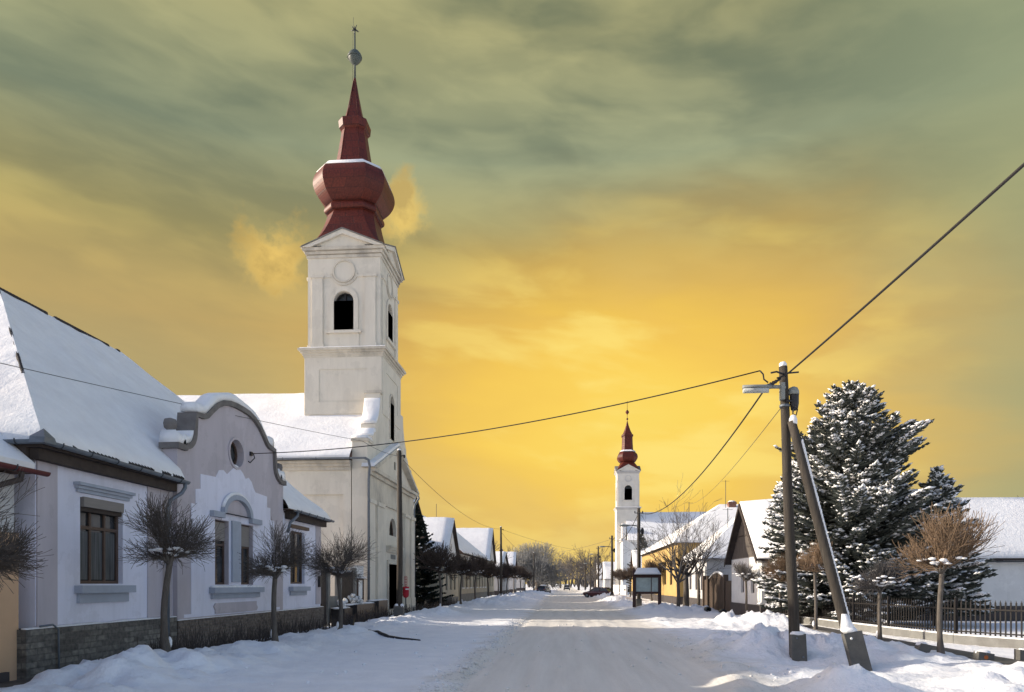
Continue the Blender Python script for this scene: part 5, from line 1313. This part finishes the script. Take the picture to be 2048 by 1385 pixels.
conifer('big snow laden spruce behind the fence, tallest of the conifers', 'spruce_tree', 11.0, 3.6, lambda t: (1 - t ** 3.6) * (.82 + .18 * math.sin(t * 21)) + .02, 44, 22, 31, snow=.5, loc=(13.15, 33.6), clump=1.15, sw=.105, dens=.16, bough=.75)
conifer('shorter spruce leaning out on the right side of the big spruce', 'spruce_tree', 7.0, 1.9, lambda t: (1 - t ** 2.2), 24, 16, 32, snow=.45, loc=(16.7, 33.2), base=.9, sw=.105, dens=.16, bough=.6)
conifer('slim snowy spruce on the left flank of the big spruce', 'spruce_tree', 7.8, 1.25, lambda t: (1 - t ** 1.8), 28, 14, 33, snow=.5, loc=(10.95, 34.6), base=3.5, sw=.105, dens=.16, bough=.75)
conifer('low snowy pine bush before the timber gabled house', 'pine_bush', 3.7, 1.0, lambda t: (1 - t ** 2.2), 11, 15, 34, snow=.6, loc=(11.0, 35.6), base=2.1, clump=1.3, sw=.105, dens=.16, bough=.9)
conifer('near black spruce with drooping branches past the church', 'spruce_tree', 8.1, 2.6, lambda t: (1 - t ** 1.25), 28, 15, 35, needle='needle2', snow=.05, loc=(-11.6, 54.4), base=.3)
conifer('small dark conifer under the distant church roof', 'spruce_tree', 10.5, 3.2, lambda t: (1 - t ** 1.1), 22, 12, 36, snow=.12, loc=(13.4, 124), base=1, sw=.25)
# bare broadleaf trees
def bare_tree(label, name, h, seed, m, limbs, spread=.62, depth=4, kids=(3, 4), r0=.2, up=.07, trunk=.25, lr=.70, minr=.012, group=None, L0=None, snowm=None, el=(30, 80), bark='bark'):
    t = thing(name, label, 'tree', (0, 0, 0), group)
    rg = random.Random(seed); tr = MB(); cr = MB(); th = h * trunk
    tr.tube([(0, 0, -.3), (.03, 0, th * .5), (0, .03, th), (0.02, .02, th * 1.15)], [r0 * 1.25, r0, r0 * .9, r0 * .6], 9)
    L0 = L0 or h * .36
    for k in range(limbs):
        az = 2.4 * k + rg.uniform(-.4, .4); e = R(rg.uniform(*el))
        grow(cr, (0, 0, th * rg.uniform(.85, 1.1)), (math.cos(e) * math.cos(az), math.cos(e) * math.sin(az), math.sin(e)), L0 * rg.uniform(.8, 1.15), r0 * .5, depth, rg, spread, up, 3, kids, lr, .6, 3, .22, None, minr)
    tr.build('trunk', M[bark], t); cr.build('crown', M[m], t)
    return t
t = thing('bare_tree', 'wide frosty bare tree closing the view at the end of the street', 'tree', (0, 0, 0))
mb = MB(); mb.tube([(0, 0, -.3), (.1, 0, 1.2), (0, 0, 3.2)], [.75, .55, .6], 9); mb.build('trunk', M['bark'], t)
cm = crown(41, 7.6, 8.6, 46, upc=.05, tw=.03, lo=-4, kids=(4, 5), depth=3, rl=.26); cm.v = [(x, y, z + 2.6) for x, y, z in cm.v]; cm.build('crown', M['frosttwig'], t)
t.location = (-6.4, 168, 0)
t = bare_tree('bushy bare tree with vase shaped branches right of the notice board', 'bare_tree', 7.2, 42, 'greytwig', 8, depth=4, kids=(2, 4), r0=.12, minr=.008, L0=2.4, el=(25, 80), trunk=.28); t.location = (7.9, 50.0, .1)
t = bare_tree('slender bare tree before the grey house with hipped roof', 'bare_tree', 6.2, 43, 'greytwig', 6, depth=3, kids=(3, 4), r0=.11, minr=.007, L0=2.1, el=(40, 80), trunk=.38); t.location = (9.75, 52.5, .1)
t = bare_tree('ivy thick bare tree stump beside the vase shaped tree', 'bare_tree', 4.6, 44, 'twig', 7, depth=3, kids=(3, 4), r0=.2, minr=.008, L0=1.3, el=(10, 70), trunk=.55); t.location = (8.6, 51.0, .1)
wA = bare_tree('x', 'bare_tree', 11, 45, 'greytwig', 8, depth=4, kids=(3, 4), r0=.3, minr=.024, L0=3.6, group='bare trees at the far end of the street'); uw = []
for i, (x_, y_, s, l) in enumerate(((4.2, 205, 1.0, 'grey bare tree right of the wide frosty tree'), (8.6, 196, 1.05, 'grey bare tree left of the far white house'), (1.8, 262, 1.1, 'grey bare tree in the middle of the street end'), (-13, 185, 1.05, 'bare tree over the far left roofs'), (7.5, 250, 1.1, 'faint bare tree behind the far lamp poles'), (-9, 230, 1.1, 'bare tree behind the wide frosty tree'), (-1.5, 300, 1.2, 'smallest bare tree at the vanishing point'),
        (-17, 140, 1.0, 'bare tree rising above the snowy roof left of the frosty tree'), (31.5, 49, .68, 'bare treetop showing above the long white roof'), (35.8, 50.5, .78, 'larger bare treetop above the long white roof at the right edge'), (22, 62, .9, 'bare treetop behind the slim snowy spruce'))):
    put(wA, uw, (x_, y_, 0), i * 1.1, s, l)
fw = MB(); rg = random.Random(5)
for k in range(110):
    x_ = rg.uniform(-60, 60); y_ = rg.uniform(330, 420)
    for j in range(9):
        fw.tube([(x_, y_, 0), (x_ + rg.uniform(-2, 2), y_, rg.uniform(3, 6)), (x_ + rg.uniform(-4, 4), y_ + rg.uniform(-2, 2), rg.uniform(6, 11))], [.3, .16, .05], 3, True, False)
o = fw.build('far_wood', M['greytwig']); tag(o, 'grey band of leafless trees far beyond the street', 'wood', kind='stuff')

# low hedge stubs along the left pavement and small railing
hg = MB(); rg = random.Random(9)
for k in range(1500):
    y_ = 15.6 + (rg.random() ** 1.5) * 46; x_ = -9.5 + rg.gauss(0, .16); z_ = H(x_, y_)
    hh = rg.uniform(.25, .62) * (1 if rg.random() < .8 else 1.3)
    a = V((x_, y_, z_ - .05)); b = a + V((rg.gauss(0, .08), rg.gauss(0, .08), hh)); hg.tube([a, b], [.012, .006], 3, False, False)
    if rg.random() < .6:
        c_ = a.lerp(b, .5); hg.tube([c_, c_ + V((rg.gauss(0, .1), rg.gauss(0, .1), hh * .5))], [.006, .003], 3, False, False)
for cx_, cy_ in ((-10.6, 19.8), (-10.5, 22.0), (-10.5, 24.3), (-10.55, 26.4)):
    for k in range(22):
        a = V((cx_ + rg.gauss(0, .15), cy_ + rg.gauss(0, .35), -.1)); b = a + V((rg.gauss(0, .2), rg.gauss(0, .25), rg.uniform(.4, 1.0))); hg.tube([a, a.lerp(b, .5) + V((rg.gauss(0, .05), 0, .03)), b], [.008, .006, .003], 3, False, False)
o = hg.build('hedge', M['twig']); tag(o, 'low leafless hedge twigs along the left pavement edge', 'hedge', kind='stuff')
hgs = None
rl = thing('low_railing', 'low black iron railing in front of the dark spruce', 'fence', (-10.2, 57, 0))
mb = MB()
for k in range(64): mb.tube([(-10.25, 51.9 + k * .2, -.1), (-10.25, 51.9 + k * .2, .78)], .014, 4)
mb.build('bars', M['iron'], rl)
mb = MB(); mb.box(-10.27, -10.23, 51.8, 64.7, .62, .66); mb.box(-10.27, -10.23, 51.8, 64.7, .1, .14); mb.build('rail', M['iron'], rl)
mb = MB(); mb.box(-10.35, -10.15, 51.8, 64.7, -.3, -.0); mb.build('kerb_stone', M['stonewall'], rl)

# ------------------------------------------------------------------ fence on the right
FP = [(10.45, 37.4), (11.46, 34.2), (11.67, 29.6), (11.84, 26.9), (12.25, 23.2), (13.4, 20.9), (15.4, 17.6), (17.5, 14.5)]
fn = thing('picket_fence', 'dark iron picket fence on a low concrete plinth before the long white house', 'fence', (12.5, 26, 0))
pk = MB(); rl_ = MB(); pl_ = MB(); ps = MB()
for (ax, ay), (bx_, by_) in zip(FP, FP[1:]):
    a, b = V((ax, ay, 0)), V((bx_, by_, 0)); L = (b - a).length; d = (b - a) / L; nn = V((-d.y, d.x, 0))
    rl_.obox((a + b) / 2 + V((0, 0, 1.12)), d * (L / 2), nn * .018, V((0, 0, .022))); rl_.obox((a + b) / 2 + V((0, 0, .42)), d * (L / 2), nn * .018, V((0, 0, .022)))
    pl_.obox((a + b) / 2 + V((0, 0, .05)), d * (L / 2 + .05), nn * .13, V((0, 0, .25)))
    ps.obox((a + b) / 2 + V((0, 0, .32)), d * (L / 2), nn * .11, V((0, 0, .022)))
    step = .15 if ay > 23 else .19
    k = 0
    while k * step < L:
        c_ = a + d * (k * step) + nn * .03; pk.obox(c_ + V((0, 0, .83)), d * .02, nn * .012, V((0, 0, .51))); pk.add([c_ + d * .02 + V((0, 0, 1.34)), c_ - d * .02 + V((0, 0, 1.34)), c_ + V((0, 0, 1.42))], [(0, 1, 2)])
        k += 1
rl_.build('rail', M['fencewood'], fn); pk.build('pickets', M['fencewood'], fn); pl_.build('plinth', M['stonewall'], fn); ps.build('plinth_snow', M['roofsnow'], fn)
for ax, ay in FP[:-1]:
    mb = MB(); mb.box(ax - .04, ax + .04, ay - .04, ay + .04, -.1, 1.45); mb.build('post', M['fencewood'], fn)

# ------------------------------------------------------------------ small things in the snow
def stub(label, x, y, s=1, tilt=.15, disc=False):
    t = thing('marker_stone', label, 'marker stone', (x, y, H(x, y)), 'concrete marker stones in the right verge')
    z = H(x, y); mb = MB(); mb.obox((x, y, z + .05), V((.2 * s, 0, -.03)), V((0, .12, 0)), V((tilt * .2, 0, .2 * s))); mb.build('stone', M['conc'], t)
    mb = MB(); mb.blob((x, y + .02, z + .05 + .2 * s), .2 * s, .13, .06, x, amp=.3); mb.build('snow', M['roofsnow'], t)
    if disc:
        mb = MB(); mb.tube([(x + .0, y - .121, z + .12), (x + .0, y - .128, z + .12)], .05, 12); mb.build('disc', mat('orange_disc', (.42, .12, .03), .6), t)
stub('dark marker stone beside the largest right globe tree', 9.0, 18.6, .7, .4)
stub('marker stone with an orange disc in the right verge', 10.25, 18.2, .9, .1, True)
stub('marker stone at the right edge of the frame', 11.3, 18.3, 1.0, 0)
hs = MB(); P = [(-8.35, 27.6, .45), (-8.3, 27.3, .2), (-8.1, 26.9, .12), (-7.6, 26.0, .1)]
for i in range(14):
    t_ = i / 13; x_ = -7.6 + 2.9 * t_; y_ = 26.0 - 3.2 * t_ + .2 * math.sin(t_ * 7); P.append((x_, y_, H(x_, y_) + .05 - .05 * t_))
hs.tube(P, [.09 - .05 * i / (len(P) - 1) for i in range(len(P))], 8); o = hs.build('drain_hose', M['cable']); tag(o, 'black hose lying in the snow below the left bank', 'hose')
for k, (x_, y_, l) in enumerate(((9.3, 46.5, 'left black culvert pipe end before the brown yard gate'), (10.1, 45.8, 'right black culvert pipe end before the brown yard gate'))):
    mb = MB(); n = 14; z_ = H(x_, y_) + .12
    mb.rings([[V((x_ + r_ * math.cos(q), y_ + yy, z_ + r_ * math.sin(q))) for q in [2 * math.pi * i / n for i in range(n)]] for r_, yy in ((.17, .8), (.17, 0), (.13, 0), (.13, .5))], True)
    o = mb.build('culvert_pipe', M['dkmetal']); tag(o, l, 'pipe', 'culvert pipe ends')
# ice lumps and dirt clods left on the roadway
cl = MB(); rg = random.Random(3)
for k in range(420):
    side = rg.random()
    if side < .55: x_ = -2.2 + rg.gauss(0, .22); y_ = 12 + 26 * rg.random() ** 1.4
    elif side < .8: x_ = rg.uniform(3.2, 4.8); y_ = 12.5 + 12 * rg.random()
    else: x_ = rg.uniform(-6.5, 3); y_ = 12.5 + 22 * rg.random()
    s = rg.uniform(.012, .045); cl.blob((x_, y_, H(x_, y_) + s * .3), s * 1.3, s, s * .8, k, 5, 3, .5)
o = cl.build('ice_clods', M['snow']); tag(o, 'scattered lumps of frozen snow along the plough edge', 'ice lumps', kind='stuff')

# ------------------------------------------------------------------ camera
FPX = 1420.0; yaw = math.atan(104 / FPX)
cam = bpy.data.cameras.new('camera'); co = bpy.data.objects.new('camera', cam); COL.objects.link(co); SC.camera = co
cam.sensor_width = 36; cam.lens = 36 * FPX / 2048; cam.shift_y = (1168 - 692.5) / 2048; cam.clip_end = 8000; cam.clip_start = .1
co.location = (0, 0, 1.9); co.rotation_euler = (R(90), 0, yaw)

# ------------------------------------------------------------------ light
SUN_EL, SUN_AZ = R(21), R(-87)      # azimuth from +Y towards +X
sd = V((math.cos(SUN_EL) * math.sin(SUN_AZ), math.cos(SUN_EL) * math.cos(SUN_AZ), math.sin(SUN_EL)))
sl = bpy.data.lights.new('sun', 'SUN'); sl.energy = 3.5; sl.angle = R(.55); sl.color = (1, .90, .74)
so = bpy.data.objects.new('sun', sl); COL.objects.link(so); so.rotation_euler = sd.to_track_quat('Z', 'Y').to_euler(); so.location = (-60, 20, 40)

# ------------------------------------------------------------------ sky: physical sky overhead and behind, sunset cloud deck ahead
W = bpy.data.worlds.new('World'); SC.world = W; W.use_nodes = True
t = W.node_tree; t.nodes.clear()
def mth(op, a, b=None, c=None, clamp=False):
    n = t.nodes.new('ShaderNodeMath'); n.operation = op; n.use_clamp = clamp
    for i, v in enumerate((a, b, c)):
        if v is None: continue
        if hasattr(v, 'outputs'): t.links.new(v.outputs[0], n.inputs[i])
        elif hasattr(v, 'is_output'): t.links.new(v, n.inputs[i])
        else: n.inputs[i].default_value = v
    return n
def sstep(a, b, x):
    n = t.nodes.new('ShaderNodeMapRange'); n.interpolation_type = 'SMOOTHSTEP'
    t.links.new(x.outputs[0] if hasattr(x, 'outputs') else x, n.inputs[0]); n.inputs[1].default_value = a; n.inputs[2].default_value = b; return n
tc = N(t, 'ShaderNodeTexCoord'); sx_ = N(t, 'ShaderNodeSeparateXYZ', i_0=tc.outputs['Generated'])
az = mth('ARCTAN2', sx_.outputs[0], sx_.outputs[1]); el = mth('ARCSINE', sx_.outputs[2])
# streaky cloud coordinates
cv = N(t, 'ShaderNodeCombineXYZ', i_0=mth('MULTIPLY', az, 2.1), i_1=mth('ADD', mth('MULTIPLY', el, 7.0), mth('MULTIPLY', az, .5)))
wn = N(t, 'ShaderNodeTexNoise', i_Vector=cv, i_Scale=1.1, i_Detail=3)
wv = t.nodes.new('ShaderNodeVectorMath'); wv.operation = 'MULTIPLY_ADD'
t.links.new(wn.outputs['Color'], wv.inputs[0]); wv.inputs[1].default_value = (.55, .5, .5); t.links.new(cv.outputs[0], wv.inputs[2])
c1 = N(t, 'ShaderNodeTexNoise', i_Vector=wv.outputs[0], i_Scale=1.35, i_Detail=4, i_Roughness=.48)
c2 = N(t, 'ShaderNodeTexNoise', i_Vector=wv.outputs[0], i_Scale=3.2, i_Detail=5, i_Roughness=.5)
cl1 = sstep(.38, .62, c1); cl2 = sstep(.36, .64, c2)
eln = mth('DIVIDE', el, R(45), clamp=True)
S = srgb
dark = ramp(t, eln, [(0, S(205, 182, 118)), (.2, S(184, 168, 116)), (.42, S(180, 154, 96)), (.55, S(148, 140, 96)), (.68, S(122, 132, 110)), (.84, S(112, 120, 96))])
lite = ramp(t, eln, [(0, S(224, 198, 122)), (.2, S(206, 188, 124)), (.42, S(214, 178, 102)), (.55, S(190, 174, 110)), (.68, S(160, 166, 132)), (.84, S(174, 170, 124))])
base = mixc(t, mth('ADD', mth('MULTIPLY', cl1, .65), mth('MULTIPLY', cl2, .35)), dark, lite)
# cool green tint far to the right and grey tan to the left
base = mixc(t, mth('MULTIPLY', sstep(.22, .62, az), .72), base, (*S(150, 160, 126), 1))
base = mixc(t, mth('MULTIPLY', mth('MULTIPLY', sstep(-.12, -.62, az), .62), sstep(R(27), R(15), el)), base, (*S(158, 148, 112), 1))
# glow of the low sun behind cloud
dx = mth('DIVIDE', mth('SUBTRACT', az, .10), .46); dy = mth('DIVIDE', mth('SUBTRACT', el, R(12.5)), R(15))
dd = mth('SQRT', mth('ADD', mth('MULTIPLY', dx, dx), mth('MULTIPLY', dy, dy)))
dd = mth('ADD', dd, mth('MULTIPLY', mth('SUBTRACT', c1, .5), .9))
gl = sstep(1.3, .15, dd)
glc = ramp(t, mth('MULTIPLY', dd, .6), [(0, S(255, 220, 100)), (.28, S(255, 208, 86)), (.5, S(248, 194, 86)), (.75, S(228, 180, 96)), (1, S(208, 172, 102))])
base = mixc(t, mth('MULTIPLY', gl, .92), base, glc)
# bright streaks inside the glow
stn = N(t, 'ShaderNodeTexNoise', i_Vector=wv.outputs[0], i_Scale=2.0, i_Detail=5)
base = mixc(t, mth('MULTIPLY', mth('MULTIPLY', sstep(.48, .66, stn), gl), .7), base, (*S(255, 230, 128), 1))
# two small lit puffs either side of the spire
def puff(base, a0, e0, ra, re, col):
    ux = mth('DIVIDE', mth('SUBTRACT', az, a0), ra); uy = mth('DIVIDE', mth('SUBTRACT', el, e0), re)
    r_ = mth('SQRT', mth('ADD', mth('MULTIPLY', ux, ux), mth('MULTIPLY', uy, uy)))
    pn = N(t, 'ShaderNodeTexNoise', i_Vector=tc.outputs['Generated'], i_Scale=20.0, i_Detail=8, i_Roughness=.6)
    r2 = mth('ADD', r_, mth('MULTIPLY', mth('SUBTRACT', pn, .5), 2.6))
    m_ = sstep(1.0, .35, r2)
    pc = ramp(t, pn, [(.40, S(204, 170, 94)), (.60, col)])
    return mixc(t, mth('MULTIPLY', m_, .72), base, pc)
def dirpx(px, py):
    u = (px - 1024) / FPX; v = (1168 - py) / FPX; c_, s_ = math.cos(yaw), math.sin(yaw)
    x = u * c_ - s_; y = c_ + u * s_; return math.atan2(x, y), math.atan2(v, math.hypot(x, y))
base = puff(base, *dirpx(548, 520), .060, .052, S(250, 208, 112))
base = puff(base, *dirpx(806, 432), .044, .054, S(252, 214, 116))
bgF = N(t, 'ShaderNodeBackground', i_Strength=.575); t.links.new(base.outputs[2], bgF.inputs[0])
sky = N(t, 'ShaderNodeTexSky'); sky.sky_type = 'NISHITA'; sky.sun_disc = False; sky.sun_elevation = SUN_EL; sky.sun_rotation = SUN_AZ; sky.air_density = 1; sky.dust_density = 1.6; sky.ozone_density = 1.5
tint = mixc(t, 1.0, sky, (1.0, .88, .855, 1), 'MULTIPLY')
bgN = N(t, 'ShaderNodeBackground', i_Strength=.15); t.links.new(tint.outputs[2], bgN.inputs[0])
front = mth('MULTIPLY', mth('MULTIPLY', sstep(1.35, .95, mth('ABSOLUTE', az)), sstep(R(50), R(42), el)), 1.0)
mx = N(t, 'ShaderNodeMixShader', i_Fac=front); t.links.new(bgN.outputs[0], mx.inputs[1]); t.links.new(bgF.outputs[0], mx.inputs[2])
N(t, 'ShaderNodeOutputWorld', i_Surface=mx)

vs_ = SC.view_settings; vs_.view_transform = 'Standard'; vs_.look = 'None'; vs_.exposure = .82; vs_.gamma = 1; vs_.use_curve_mapping = False
